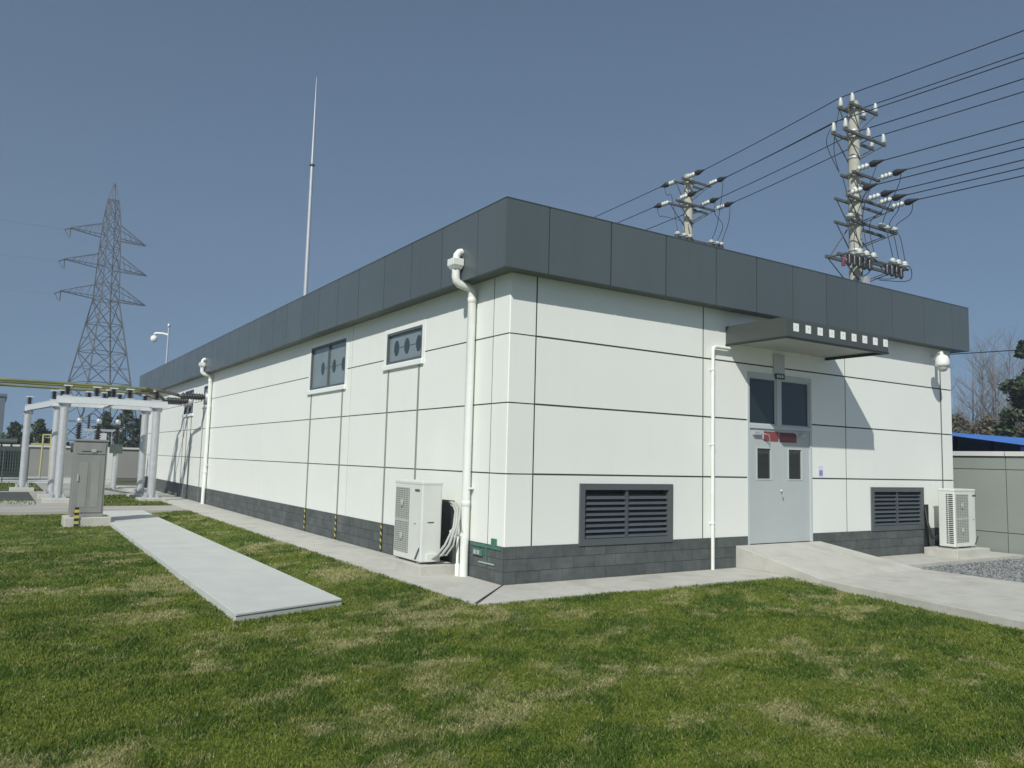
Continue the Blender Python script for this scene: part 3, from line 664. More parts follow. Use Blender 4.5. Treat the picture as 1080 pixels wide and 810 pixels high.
bo.build('anchor_bolts', 'steel', proto, local=True)
for i, (x, y, nm) in enumerate(cols):
    c = proto if i == 0 else copy_tree(proto); c.location = (x, y, 0); c['label'] = 'galvanised round steel column, '+nm
    f = MB().box((x-.42, y-.45, -.1), (x+.42, y+.45, .10)).build('column_footing', 'conc', bevel=.015)
    tag(f, 'concrete footing under the steel column, '+nm, 'footing', 'footings of the steel columns')
def beam(a, b, z, label, h=.30, wd=.13):
    a = Vector((*a, z)); b = Vector((*b, z)); d = (b-a).normalized(); q = Vector((-d.y, d.x, 0))
    t = thing('steel_beam', label, 'beam', a, 'white steel beams on the columns')
    def pr(o0, o1, z0, z1):
        return MB().prism([(a+q*o0)[:2], (b+q*o0)[:2], (b+q*o1)[:2], (a+q*o1)[:2]], z0, z1)
    pr(-.012, .012, z+.016, z+h-.016).build('web', 'steel', t); pr(-wd/2, wd/2, z, z+.015).build('bottom_flange', 'steel', t); pr(-wd/2, wd/2, z+h-.015, z+h).build('top_flange', 'steel', t)
MT['steelw'] = mat('white_galvanised', (.66, .69, .69), .4, metal=.15, var=.06)
def channel(a, b, z, label, h=.20, wd=.2):
    a = Vector((*a, z)); b = Vector((*b, z)); d = (b-a).normalized(); q = Vector((-d.y, d.x, 0))
    t = thing('steel_beam', label, 'beam', a, 'white steel beams on the columns')
    for o0, nm in ((-wd/2, 'web'), (wd/2-.02, 'web')):
        MB().prism([(a+q*o0)[:2], (b+q*o0)[:2], (b+q*(o0+.02))[:2], (a+q*(o0+.02))[:2]], z, z+h).build(nm, 'steelw', t)
    MB().prism([(a-q*(wd/2+.004))[:2], (b-q*(wd/2+.004))[:2], (b+q*(wd/2+.004))[:2], (a+q*(wd/2+.004))[:2]], z+h+.001, z+h+.016).build('top_plate', 'steelw', t)
channel((-4.4, 20.3), (-1.05, 20.3), 3.195, 'white steel beam across the front pair of columns')
channel((-4.45, 22.9), (-1.05, 22.9), 3.195, 'white steel beam across the rear pair of columns')
channel((-4.97, 28.5), (-4.27, 23.05), 3.195, 'white steel beam running back from the rear row to the farthest column')
channel((-2.75, 20.42), (-2.75, 22.78), 3.20, 'short white cross beam linking the front and rear beams at mid span', .2, .14)
def insul_prof(h, r, n):
    p = [(r*.55, 0), (r*.55, .02)]
    for k in range(n): z = .02+(h-.06)*k/n; dz = (h-.06)/n; p += [(r*.45, z+dz*.15), (r, z+dz*.45), (r*.95, z+dz*.55), (r*.45, z+dz*.8)]
    return p+[(r*.5, h-.03), (r*.5, h)]
ip = thing('post_insulator', '', 'insulator', (0, 0, 0), 'dark post insulators under the busbars')
MB().lathe(insul_prof(.36, .095, 5), (0, 0, .05), n=14).build('sheds', 'brown', ip, local=True)
MB().box((-.12, -.08, .0), (.12, .08, .05)).build('base', 'steel', ip, local=True)
MB().box((-.11, -.06, .40), (.11, .06, .445)).build('cap', 'steelw', ip, local=True)
k = 0
for row, (yy, rn) in enumerate(((20.3, 'front beam'), (22.9, 'rear beam'))):
    for j, xx in enumerate((-4.1, -3.25, -2.75, -2.25, -1.4)):
        c = ip if k == 0 else copy_tree(ip); k += 1; c.location = (xx, yy, 3.412); c.scale = (1.15, 1.15, .82)
        c['label'] = 'dark ribbed insulator on the %s, %s from the end away from the building' % (rn, ['first', 'second', 'third', 'fourth', 'fifth'][j])
for yy, nm in ((23.4, 'near end'), (28.2, 'far end over the last column'), (21.55, 'middle cross piece')):
    c = copy_tree(ip); c.location = (-2.75 if yy < 22 else -4.32 if yy < 25 else -4.93, yy, 3.412 if yy > 22 else 3.416); c.scale = (1.15, 1.15, .82 if yy > 22 else .85); c['label'] = 'dark ribbed insulator on the back running beam, '+nm
for i, (y0, yw, z0, nm) in enumerate(((20.3, 18.95, 3.82, 'front'), (21.55, 21.75, 3.84, 'middle'), (22.9, 22.55, 3.82, 'rear'))):
    b = thing('busbar', 'green and yellow sleeved busbar running to the building, '+nm+' one of three', 'busbar', (-12, y0, z0), 'sleeved busbars into the long wall')
    MB().tube([(-30, y0, z0-.12), (-12, y0, z0), (-1.75, y0, z0)], .045, 10).build('bar', 'buso', b)
    MB().tube([(-1.75, y0, z0), (-1.45, y0, z0-.01), (-1.2, y0+(yw-y0)*.35, z0-.10), (-.95, yw, 3.58)], .055, 10).build('flexible_link', 'busd', b)
    u = thing('wall_bushing', 'dark ribbed bushing carrying a busbar through the long wall, '+nm+' one of three', 'bushing', (0, yw, 3.56), 'wall bushings of the busbars')
    MB().lathe([(.05, 0), (.07, .03)]+[q for k in range(8) for q in ((.09, .08+k*.085), (.13, .11+k*.085), (.09, .14+k*.085))]+[(.05, .8), (.04, .86)], (-.09, yw, 3.56), (-1, 0, 0), n=14).build('sheds', 'brown', u)
    MB().lathe([(.17, -.08), (.17, .03), (.08, .05)], (-.05, yw, 3.56), (-1, 0, 0), n=16).build('flange', 'steel', u)

# ------------------------------------------------------------------ switchgear and yard wall behind
itp = thing('instrument_transformer', '', 'transformer', (0, 0, 0), 'instrument transformers behind the gantry')
MB().tube([(0, 0, -.03), (0, 0, 1.55)], .11, 12).build('post', 'steel', itp, local=True); MB().box((-.24, -.2, 1.55), (.24, .2, 1.95)).build('tank', 'gear', itp, local=True, bevel=.02)
MB().lathe(insul_prof(.85, .15, 8), (0, 0, 1.95), n=12).build('insulator', 'brown', itp, local=True); MB().lathe([(.05, 0), (.11, .02), (.11, .17), (.08, .22), (.03, .24)], (0, 0, 2.80), n=14).build('head', 'steel', itp, local=True)
MB().tube([(0, 0, 3.05), (.1, -.6, 3.3), (.0, -1.6, 3.75)], .02, 6).build('jumper_wire', 'wire', itp, local=True)
for k, (x, nm_) in enumerate(((-3.0, 'first from the cabinet side'), (-2.25, 'middle one'), (-1.5, 'nearest the white wall'))):
    c = itp if k == 0 else copy_tree(itp); c.location = (x, 29.5, 0); c['label'] = 'dark insulator on a steel post behind the gantry, '+nm_
mf = thing('mesh_fence', 'low dark mesh fence in front of the yard wall at the picture edge', 'fence', (-9, 37.5, 0))
for k in range(9): MB().tube([(-13+k*1.06, 37.5, -.03), (-13+k*1.06, 37.5, 1.65)], .03, 6).build('post', 'gear', mf)
m_ = MB()
for k in range(85): m_.tube([(-13+k*.1, 37.5, .1), (-13+k*.1, 37.5, 1.55)], .008, 3, cap=False)
for k in range(9): m_.tube([(-13, 37.5, .1+k*.18), (-4.52, 37.5, .1+k*.18)], .010, 3, cap=False)
m_.build('mesh_panel', 'gear', mf)
sg = thing('disconnect_switch', 'small lattice switch structure with dark insulators behind the steel gantry', 'switchgear', (-1.2, 40, 0))
fr = MB()
for xx in (-1.65, -.45):
    for dx, dy in ((-.12, -.12), (.12, -.12), (.12, .12), (-.12, .12)): fr.tube([(xx+dx, 40+dy, 0), (xx+dx, 40+dy, 2.7)], .022, 4)
    for k in range(6): s_ = 1 if k % 2 else -1; fr.tube([(xx-.12*s_, 39.88, k*.45), (xx+.12*s_, 39.88, k*.45+.45)], .015, 4); fr.tube([(xx-.12*s_, 40.12, k*.45), (xx+.12*s_, 40.12, k*.45+.45)], .015, 4)
fr.box((-2.0, 39.9, 2.7), (-.1, 40.1, 2.82)).build('frame', 'steel', sg)
for k in range(3):
    ins = MB().lathe(insul_prof(.75, .1, 7), (-1.75+k*.7, 40, 2.82), n=10).build('insulator', 'brown', sg)
    MB().tube([(-1.75+k*.7, 40, 3.58), (-1.55+k*.7, 39.6, 3.66), (-1.3+k*.7, 39.5, 3.4)], .025, 6).build('switch_blade', 'wire', ins)
MB().box((-1.25, 39.7, 1.7), (-.85, 39.86, 2.6)).build('mechanism_box', 'coping', sg)
tf = thing('transformer', 'dark green equipment with radiator fins in front of the yard wall', 'transformer', (-5.2, 41, 0))
MB().box((-6.0, 40.4, .1), (-4.6, 41.6, 1.7)).build('tank', 'gear', tf); r = MB()
for k in range(12): r.box((-5.95+k*.115, 40.05, .35), (-5.92+k*.115, 40.38, 1.55))
r.build('radiator_fins', 'gear', tf)
for k in range(3): MB().lathe(insul_prof(.55, .08, 5), (-5.7+k*.45, 41, 1.7), n=10).build('bushing', 'brown', tf)
MB().tube([(-6.0, 41, 2.0), (-5.0, 41, 2.0)], .16, 12).build('oil_tank', 'gear', tf)
yf = thing('pipe_frame', 'small yellow pipe frame in front of the yard wall', 'frame', (-3.5, 43, 0))
MB().tube([(-3.75, 43, 0), (-3.72, 43, 2.5)], .05, 8).tube([(-3.3, 43, 0), (-3.33, 43, 2.5)], .05, 8).tube([(-3.75, 43, 2.45), (-3.3, 43, 2.45)], .05, 8).tube([(-4.3, 43, 1.9), (-3.3, 43, 1.9)], .05, 8).build('tubes', mat('faded_yellow', (.45, .42, .18), .6), yf)
wc = thing('control_box', 'pale grey tall box standing between the columns and the yard wall', 'cabinet', (-1.6, 34, 0))
MB().box((-1.5, 33.8, .1), (-.95, 34.3, 1.75)).build('casing', 'coping', wc, bevel=.02); MB().box((-1.45, 33.785, .25), (-1.0, 33.798, 1.6)).build('box_door', 'coping', wc); MB().box((-1.55, 33.7, -.02), (-.9, 34.4, .1)).build('plinth', 'conc', wc)
dp = thing('switch_post', 'slim dark post with insulator standing in front of the yard wall', 'post', (-6.1, 38, 0))
MB().tube([(-6.05, 38, 0), (-6.05, 38, 1.9)], .09, 10).build('shaft', 'gear', dp); MB().lathe(insul_prof(.6, .14, 5), (-6.05, 38, 1.3), n=10).lathe(insul_prof(.5, .1, 4), (-6.05, 38, 1.9), n=10).build('insulator', 'brown', dp)
yw = thing('yard_wall', 'long grey yard wall with pale coping behind the switchgear', 'wall', (-15, 47.2, 0))
ww = MB(); cc = MB(); pp = MB()
for k in range(14):
    xa = -36+k*3.0; ww.box((xa+.16, 47.15, -.1), (xa+2.84, 47.3, 1.74), random.uniform(-1, 1)); pp.box((xa-.155, 47.1, -.1), (xa+.155, 47.35, 1.745))
cc.box((-36.2, 47.05, 1.75), (6.2, 47.4, 1.87))
ww.build('panel', 'farwall', yw); pp.build('pier', 'farwall', yw); cc.build('coping', 'coping', yw)

# ------------------------------------------------------------------ boundary wall and shed on the other side
bw = thing('boundary_wall', 'grey panelled boundary wall with pale coping beside the building end', 'wall', (12.45, 0, 0))
a_ = MB(); b_ = MB()
ys = [-14.0]
jy = [-.715+1.61*k for k in range(-9, 10)]
for ya, yb in zip(jy[:-1], jy[1:]):
    for za, zb in ((-.1, .41), (.425, 1.765), (1.78, 2.06)):
        if zb > 2: a_.box((12.40, ya+.008, za), (12.50, yb-.008, zb), random.uniform(-1, 1))
        else: a_.box((12.40, ya+.008, za), (12.50, yb-.008, zb), random.uniform(-1, 1))
b_.box((12.425, jy[0], -.1), (12.48, jy[-1], 2.06))
a_.build('panel', 'bwall', bw); b_.build('joint_backing', 'joint', bw)
c_ = MB()
for k in range(-5, 6): c_.box((12.36, -.715+3.22*k+.01, 2.065), (12.54, -.715+3.22*(k+1)-.01, 2.165))
c_.build('coping', 'coping', bw)
MB().box((12.375, jy[0], 2.045), (12.398, jy[-1], 2.063)).build('drip_edge', 'joint', bw)
sh = thing('open_shed', 'open shed with sloping bright blue sheet roof behind the boundary wall', 'shed', (22, 3.5, 0))
rf = MB(); y0, y1, z0, z1 = -.2, 2.6, 2.36, 2.77
n = 56
for k in range(n):                                     # ribbed sheet
    xa = 14.6+k*.3
    rf.add([(xa, y0, z0), (xa+.22, y0, z0), (xa+.25, y0, z0+.03), (xa+.27, y0, z0+.03), (xa+.3, y0, z0), (xa, y1, z1), (xa+.22, y1, z1), (xa+.25, y1, z1+.03), (xa+.27, y1, z1+.03), (xa+.3, y1, z1)], [(i, i+1, 6+i, 5+i) for i in range(4)])
    rf.add([(xa, y1+.001, z1), (xa+.3, y1+.001, z1), (xa+.3, 5.4, z0), (xa, 5.4, z0)], [(0, 1, 2, 3)])
rf.build('roof', 'shed', sh)
bm_ = MB().box((14.6, -.12, 2.18), (31.4, -.04, 2.33)); 
for k in range(9): bm_.box((14.7+k*2.05, 2.55, 2.2), (14.76+k*2.05, 2.65, 2.7))
for k in range(29): bm_.tube([(14.7+k*.58, -.08, 2.2), (14.99+k*.58, -.08, 2.0)], .015, 4).tube([(14.99+k*.58, -.08, 2.0), (15.28+k*.58, -.08, 2.2)], .015, 4)
bm_.box((14.6, -.11, 1.97), (31.4, -.05, 2.01)).build('truss', 'shedd', sh)
for k in range(6): MB().box((14.7+k*3.3, -.13, -.1), (14.82+k*3.3, -.01, 2.17)).build('post', 'shedd', sh)
MB().box((14.6, 5.2, -.1), (31.4, 5.3, 2.3)).build('rear_wall', 'shedd', sh)

# ------------------------------------------------------------------ concrete poles and wires
def pin(x, y, z): return MB().tube([(x, y, z), (x, y, z+.08)], .014, 6)
def strain(a, d, ln=.42):          # white strain insulator string from a along d
    a = Vector(a); d = Vector(d).normalized(); p = [(.02, 0), (.02, .1)]
    for k in range(3): h = .12+k*.12; p += [(.045, h), (.088, h+.03), (.088, h+.06), (.045, h+.09)]
    return MB().lathe(p+[(.02, .48), (.02, .52)], a, d, n=12)
def clampm(a, d):
    a = Vector(a); d = Vector(d).normalized()
    return MB().lathe([(.03, .50), (.085, .53), (.10, .62), (.06, .74), (.02, .90)], a, d, n=10)
PX, Y1P, Y2P = 15.5, 4.78, 11.74
WZ = {}
def pole_shaft(t, y, top):
    MB().tube([(PX, y, -.1), (PX, y, top*.5), (PX, y, top)], [.245, .205, .16], 16).build('shaft', 'pole', t)
    c = MB()
    return c
def arm(t, y, xa, xb, z, both=True, h=.075):
    m = MB()
    for yy in ((y-.2, y+.2) if both else (y-.2,)): m.box((xa, yy-.03, z-h/2), (xb, yy+.03, z+h/2))
    m.box((PX-.25, y-.205, z-.03), (PX-.21, y+.205, z+.0299)).box((PX+.21, y-.205, z-.03), (PX+.25, y+.205, z+.0299))
    o = m.build('crossarm', 'dsteel', t)
    br = MB()
    for yy in ((y-.2, y+.2) if both else (y-.2,)):
        br.tube([(xa+.1, yy, z-.03), (PX, yy, z-.75)], .018, 5)
        br.tube([(xb-.1, yy, z-.03), (PX, yy, z-.75)], .018, 5)
    br.build('brace', 'dsteel', o)
    return o
def pins(t, y, xs, z):
    for x in xs:
        for yy in (y-.2, y+.2):
            MB().tube([(x, yy, z+.03), (x, yy, z+.07)], .02, 6).lathe([(.05, .06), (.075, .08), (.06, .13), (.075, .16), (.055, .21), (.065, .24), (.04, .30), (.045, .33), (.03, .35)], (x, yy, z), n=12).build('pin_insulator', 'porc', t)
def deadend(t, x, y, z, sg, drop=None):
    o = strain((x, y+.2*sg, z), (0, sg, .03)).build('strain_insulator', 'porc', t)
    MB().lathe([(.03, .50), (.085, .53), (.105, .64), (.06, .78), (.02, .95)], (x, y+.2*sg, z), (0, sg, .03), n=10).build('wire_clamp', 'rubber', o)
def jumper(t, pts, r=.011):
    # smooth curve
    P = [Vector(p) for p in pts]; out = []
    for i in range(len(P)-1):
        p0, p1, p2, p3 = P[max(i-1, 0)], P[i], P[i+1], P[min(i+2, len(P)-1)]
        for k in range(6):
            u = k/6; out.append(.5*((2*p1)+(p2-p0)*u+(2*p0-5*p1+4*p2-p3)*u*u+(3*p1-p0-3*p2+p3)*u**3))
    out.append(P[-1]); MB().tube(out, r, 6).build('jumper_wire', 'wire', t)
up1 = thing('utility_pole', 'tall concrete pole nearer the road side with five crossarms and a fuse platform', 'utility pole', (PX, Y1P, 0), 'concrete utility poles behind the building')
pole_shaft(up1, Y1P, 13.0)
arm(up1, Y1P, 15.0, 16.45, 12.78); pins(up1, Y1P, (15.15, 16.35), 12.78)
arm(up1, Y1P, 14.68, 16.85, 11.88); pins(up1, Y1P, (14.78, 15.95, 16.75), 11.88)
arm(up1, Y1P, 15.1, 16.5, 10.65); arm(up1, Y1P, 14.78, 17.2, 9.85); arm(up1, Y1P, 14.75, 17.35, 9.12)
LOW = [(15.2, 10.7), (16.4, 10.7), (14.85, 9.9), (15.75, 9.9), (16.35, 9.9), (17.0, 9.9)]
for x, z in LOW: deadend(up1, x, Y1P, z, -1)
def postins(t, x, y, z, h=.16): MB().lathe([(.05, 0), (.05, .03), (.13, .05), (.13, .075), (.05, .09), (.10, .11), (.10, .13), (.04, h)], (x, y, z), n=12).build('post_insulator', 'porc', t)
for x in (14.95, 16.55, 16.9, 17.25): postins(up1, x, Y1P-.2, 9.16)
# fuse platform
arm(up1, Y1P, 14.3, 17.5, 7.98, True, .09)
pf = MB().box((14.3, Y1P-.5, 7.90), (17.5, Y1P-.46, 7.96)).box((14.3, Y1P-.46, 7.92), (14.36, Y1P+.2, 7.96)).box((17.44, Y1P-.46, 7.92), (17.5, Y1P+.2, 7.96)); pf.build('platform_rail', 'dsteel', up1)
for x in (14.95, 15.3, 15.65, 16.65, 16.95, 17.3): postins(up1, x, Y1P-.48, 7.97, .2)
for x in (14.45, 14.7, 14.95, 15.2, 15.45, 16.35, 16.6, 16.85, 17.1): MB().lathe([(.03, .02), (.075, 0), (.05, -.05), (.08, -.08), (.05, -.13), (.08, -.16), (.05, -.21), (.08, -.24), (.03, -.32)], (x, Y1P-.48, 7.90), n=10).build('surge_arrester', 'brown', up1)
MB().box((15.28, Y1P-.5, 6.3), (15.42, Y1P-.24, 7.4)).build('riser_box', 'steel', up1)
MB().tube([(14.3, Y1P-.48, 7.85), (14.05, Y1P-.55, 7.68), (13.98, Y1P-.6, 7.56)], .024, 8).box((13.93, Y1P-.64, 7.48), (14.03, Y1P-.56, 7.57)).build('red_handle', 'red', up1)
for x, z, xe, xf in ((16.4, 10.7, 16.55, 16.65), (16.35, 9.9, 16.9, 16.95), (17.0, 9.9, 17.25, 17.3)):
    jumper(up1, [(x, Y1P-.95, z), (x+.05, Y1P-.85, z-.35), (xe, Y1P-.25, 9.34), (xe, Y1P-.40, 8.9), (xf, Y1P-.5, 8.17)])
for x, z, xf in ((15.2, 10.7, 14.95), (14.85, 9.9, 15.3), (15.75, 9.9, 15.65)): jumper(up1, [(x, Y1P-.95, z), (x-.1, Y1P-.8, z-.5), (xf+.05, Y1P-.35, 9.1), (xf, Y1P-.5, 8.17)])
for x in (14.95, 15.3, 16.65, 17.3): jumper(up1, [(x, Y1P-.48, 8.12), (x+.12, Y1P-.62, 7.9), (x+.05, Y1P-.55, 7.55), (PX+(x-PX)*.4, Y1P-.3, 7.45)], .012)
for x in (14.78, 15.15): jumper(up1, [(x, Y1P+.2, 12.2 if x < 15 else 13.0), (x-.15, Y1P+.35, 11.6), (15.1, Y1P+.25, 10.75)], .011)
MB().tube([(14.45, Y1P+.2, 7.95), (15.35, Y1P+.15, 9.0)], .02, 5).tube([(17.35, Y1P+.2, 7.95), (15.65, Y1P+.15, 9.0)], .02, 5).build('brace', 'dsteel', up1)
bd = MB()
for z in (12.05, 11.2, 10.2, 9.4, 8.3): bd.lathe([(.166+(13-z)*.007, -.04), (.178+(13-z)*.007, -.035), (.178+(13-z)*.007, .035), (.166+(13-z)*.007, .04)], (PX, Y1P, z), n=16)
bd.build('pole_band', 'steel', up1)

up2 = thing('utility_pole', 'shorter looking concrete pole farther along, wires ending on two crossarms', 'utility pole', (PX, Y2P, 0), 'concrete utility poles behind the building')
pole_shaft(up2, Y2P, 12.75)
arm(up2, Y2P, 14.95, 16.5, 12.45); arm(up2, Y2P, 14.65, 16.75, 11.53)
UPW = [(15.15, 13.11, 12.5), (16.35, 13.11, 12.5), (14.78, 12.21, 11.6), (15.95, 12.21, 11.6), (16.75, 12.21, 11.6)]
for x, z, z2 in UPW: deadend(up2, x, Y2P, z2, -1)
BACK = [(15.15, 12.5), (14.78, 11.6), (16.35, 11.6)]
for x, z in BACK: deadend(up2, x, Y2P, z, 1)
arm(up2, Y2P, 14.6, 17.2, 10.15)
for x in (14.75, 15.1, 15.4, 16.55, 16.85, 17.1): postins(up2, x, Y2P-.2, 10.19)
for x, z, xe in ((16.35, 12.5, 16.55), (15.95, 11.6, 16.85), (16.75, 11.6, 17.1)): jumper(up2, [(x, Y2P-.95, z), (x+.02, Y2P-.9, z-.5), (xe, Y2P-.5, 10.9), (xe, Y2P-.22, 10.35)])
for x, z, xe in ((15.15, 12.5, 14.75), (14.78, 11.6, 15.1), (16.35, 11.6, 15.4)): jumper(up2, [(x, Y2P+.95, z), (x, Y2P+.8, z-.4), (x-.05, Y2P+.5, z-.5), (xe, Y2P-.1, 10.8), (xe, Y2P-.2, 10.35)])

def wire(name, a, b, sag, label, group, r=.016, n=24):
    a, b = Vector(a), Vector(b); pts = [a.lerp(b, i/n)-Vector((0, 0, 4*sag*(i/n)*(1-i/n))) for i in range(n+1)]
    o = MB().tube(pts, r, 6).build(name, 'wire'); tag(o, label, 'power line', group); return o
nm = ['topmost black wire, on the far side of the upper crossarm pins', 'black wire on the near side of the upper crossarm pins', 'black wire on the second crossarm pin farthest toward the building', 'black wire on the middle pin of the second crossarm', 'black wire on the outermost pin of the second crossarm']
for (x, z, z2), n_ in zip(UPW, nm):
    o = wire('power_line', (x, Y2P-1.1, z2+.03), (x, Y1P+.2, z+.03), .03, n_, 'wires running through both poles')
    # the same wire continues past the nearer pole
    a, b = Vector((x, Y1P+.2, z+.03)), Vector((x, -38, z+.03)); pts = [a.lerp(b, i/40)-Vector((0, 0, 4*.55*(i/40)*(1-i/40))) for i in range(41)]
    ex_ = MB().tube(pts, .016, 6).build('wire_span', 'wire', o)
nm = ['far upper', 'near upper', 'first lower', 'second lower', 'third lower', 'outermost lower']
for (x, z), n_ in zip(LOW, nm): wire('power_line', (x, Y1P-1.1, z+.02), (x, -38, z+.05), .5, n_+' of the black wires that end on the lower crossarms of the nearer pole', 'wires ending on the nearer pole', n=40)
for (x, z), n_ in zip(BACK, ('upper', 'lower, nearer the building', 'lower, outer')): wire('power_line', (x, Y2P+1.1, z+.03), (x, 58, z+.05), .6, 'black wire leading away behind the roof from the farther pole, '+n_, 'wires leading away from the farther pole', n=30)
wire('power_line', (PX-.1, Y1P, 4.95), (PX-.1, -38, 5.0), .45, 'single low black cable passing beside the roof corner above the bare trees', 'low cable', .012)

# ------------------------------------------------------------------ lattice transmission tower
TB = Vector((7.0, 130.2, 0))
tw = thing('transmission_tower', 'tall grey lattice transmission tower with three pairs of crossarms far behind', 'transmission tower', TB)
ud = (Vector((.9957, -.0923, 0))*.90 + Vector((.0923, .9957, 0))*.43).normalized(); vd = Vector((-ud.y, ud.x, 0))
def TP(u, v, z): return TB + ud*u + vd*v + Vector((0, 0, z))
HW = [(0, 5.2), (6, 4.25), (12, 3.3), (17, 2.6), (21.5, 1.95), (25.3, 1.4), (28, 1.32), (31.0, 1.22), (34, 1.12), (37, 1.0), (39.5, .85), (41.8, .6)]
def hw(z):
    for (a, p), (b, q) in zip(HW[:-1], HW[1:]):
        if a <= z <= b: return p+(q-p)*(z-a)/(b-a)
    return .7
body = MB(); brc = MB()
cs = [(-1, -1), (1, -1), (1, 1), (-1, 1)]
for cx_, cy_ in cs: body.tube([TP(cx_*h_, cy_*h_, z) for z, h_ in HW], [.14 if z < 26 else .11 for z, h_ in HW], 4, t=0, sm=False)
for i in range(len(HW)-1):
    (za, ha), (zb, hb) = HW[i], HW[i+1]
    for k in range(4):
        p, q = cs[k], cs[(k+1) % 4]; r_ = .07 if za < 25 else .055
        brc.tube([TP(p[0]*ha, p[1]*ha, za), TP(q[0]*hb, q[1]*hb, zb)], r_, 4); brc.tube([TP(q[0]*ha, q[1]*ha, za), TP(p[0]*hb, p[1]*hb, zb)], r_, 4)
        brc.tube([TP(p[0]*hb, p[1]*hb, zb), TP(q[0]*hb, q[1]*hb, zb)], r_, 4)
        if za < 20:
            zm, hm = (za+zb)/2, (ha+hb)/2
            brc.tube([TP(p[0]*hm, p[1]*hm, zm), TP((p[0]+q[0])/2*hm, (p[1]+q[1])/2*hm, zm)], .045, 4); brc.tube([TP(q[0]*hm, q[1]*hm, zm), TP((p[0]+q[0])/2*hm, (p[1]+q[1])/2*hm, zm)], .045, 4)
body.build('tower_legs', 'pylon', tw); brc.build('bracing', 'pylon', tw)
pk = MB()
for cx_, cy_ in cs: pk.tube([TP(cx_*.6, cy_*.6, 41.8), TP(0.1*cx_, 0.1*cy_, 44.4)], .06, 4)
pk.tube([TP(-.75, 0, 41.8), TP(.75, 0, 41.8)], .06, 4).box(tuple(TP(0, 0, 44.3)-Vector((.2, .2, .2))), tuple(TP(0, 0, 44.3)+Vector((.2, .2, .25))))
pk.build('peak', 'pylon', tw)
for z, ln in ((35.6, 6.2), (30.6, 6.7), (25.6, 6.9)):
    for sgn in (-1, 1):
        a = MB(); L_ = ln if sgn < 0 else ln*.93; h0 = hw(z); h1 = hw(z+2.2)
        tip = TP(sgn*L_, 0, z+.1)
        for v_ in (-1, 1):
            a.tube([TP(sgn*h0, v_*h0, z), TP(sgn*L_, v_*.25, z+.05)], .08, 4); a.tube([TP(sgn*h1, v_*h1, z+2.2), tip], .06, 4)
            for k in range(1, 5):
                f = k/5; g_ = (k-.5)/5
                a.tube([TP(sgn*(h0+(L_-h0)*f), v_*(h0+(.25-h0)*f), z+.02), TP(sgn*(h1+(L_-h1)*g_), v_*h1*(1-g_), z+2.2+(.1-2.2)*g_)], .035, 4)
        for k in range(1, 6):
            f = k/6; f2 = (k+1)/6; a.tube([TP(sgn*(h0+(L_-h0)*f), (h0+(.25-h0)*f), z+.02), TP(sgn*(h0+(L_-h0)*f2), -(h0+(.25-h0)*f2), z+.02)], .035, 4)
        o = a.build('crossarm', 'pylon', tw)
        if sgn < 0:
            s = MB()
            s.tube([TP(-L_, 0, z), TP(-L_-.1, -.2, z-1.5)], .09, 6); s.tube([TP(-L_, 0, z), TP(-L_-1.4, -1.4, z-.8)], .08, 6); s.tube([TP(-L_-1.4, -1.4, z-.8), TP(-L_-.6, -.9, z-1.6), TP(-L_-.1, -.2, z-1.5)], .03, 4)
            s.build('insulator_string', 'gear', o)
            a0, b0 = TP(-L_-1.4, -1.4, z-.8), TP(-160, -40, z-4); pts = [a0.lerp(b0, i/20)-Vector((0, 0, 4*5*(i/20)*(1-i/20))) for i in range(21)]
            c = MB().tube(pts, .010, 4).build('power_line', 'pylon'); tag(c, {35: 'faint line leaving the top crossarm of the lattice tower', 30: 'faint line leaving the middle crossarm of the lattice tower', 25: 'faint line leaving the bottom crossarm of the lattice tower'}[int(z)], 'power line', 'lines of the lattice tower')

# ------------------------------------------------------------------ trees and far building
def leaf_cloud(mb, cen, rad, n, size, rs):
    for i in range(n):
        d = Vector((rs.gauss(0, 1), rs.gauss(0, 1), rs.gauss(0, 1))).normalized()*rs.random()**.45
        p = Vector(cen)+Vector((d.x*rad[0], d.y*rad[1], d.z*rad[2])); s = size*rs.uniform(.6, 1.4)
        a = Vector((rs.gauss(0, 1), rs.gauss(0, 1), rs.gauss(0, .6))).normalized()*s; b = a.cross(Vector((rs.gauss(0, 1), rs.gauss(0, 1), rs.gauss(0, 1)))).normalized()*s*.55
        mb.add([p-a, p+b, p+a, p-b], [(0, 1, 2, 3)])
def limb(mb, p, d, ln, r, depth, rs, tips, spread=.5, up=.25, seg=3):
    pts = [p]; rr = [r]; q = p.copy(); dd = d.copy()
    for i in range(seg):
        dd = (dd+Vector((rs.gauss(0, .1), rs.gauss(0, .1), rs.gauss(0, .06)+.04))).normalized(); q = q+dd*ln/seg; pts.append(q.copy()); rr.append(r*(1-.55*(i+1)/seg))
    mb.tube(pts, rr, 5 if depth > 1 else 3, cap=False)
    if depth == 0: tips.append(q); return
    n = rs.randint(3, 5)
    for i in range(n):
        f = rs.uniform(.35, 1) if i else 1; k = min(int(f*seg), seg-1); b = pts[k].lerp(pts[k+1], f*seg-k)
        nd = (dd+Vector((rs.gauss(0, spread), rs.gauss(0, spread), rs.gauss(0, spread*.5)+up))).normalized()
        limb(mb, b, nd, ln*rs.uniform(.5, .75), r*.45*(1.1-.4*f), depth-1, rs, tips, spread, up, seg)
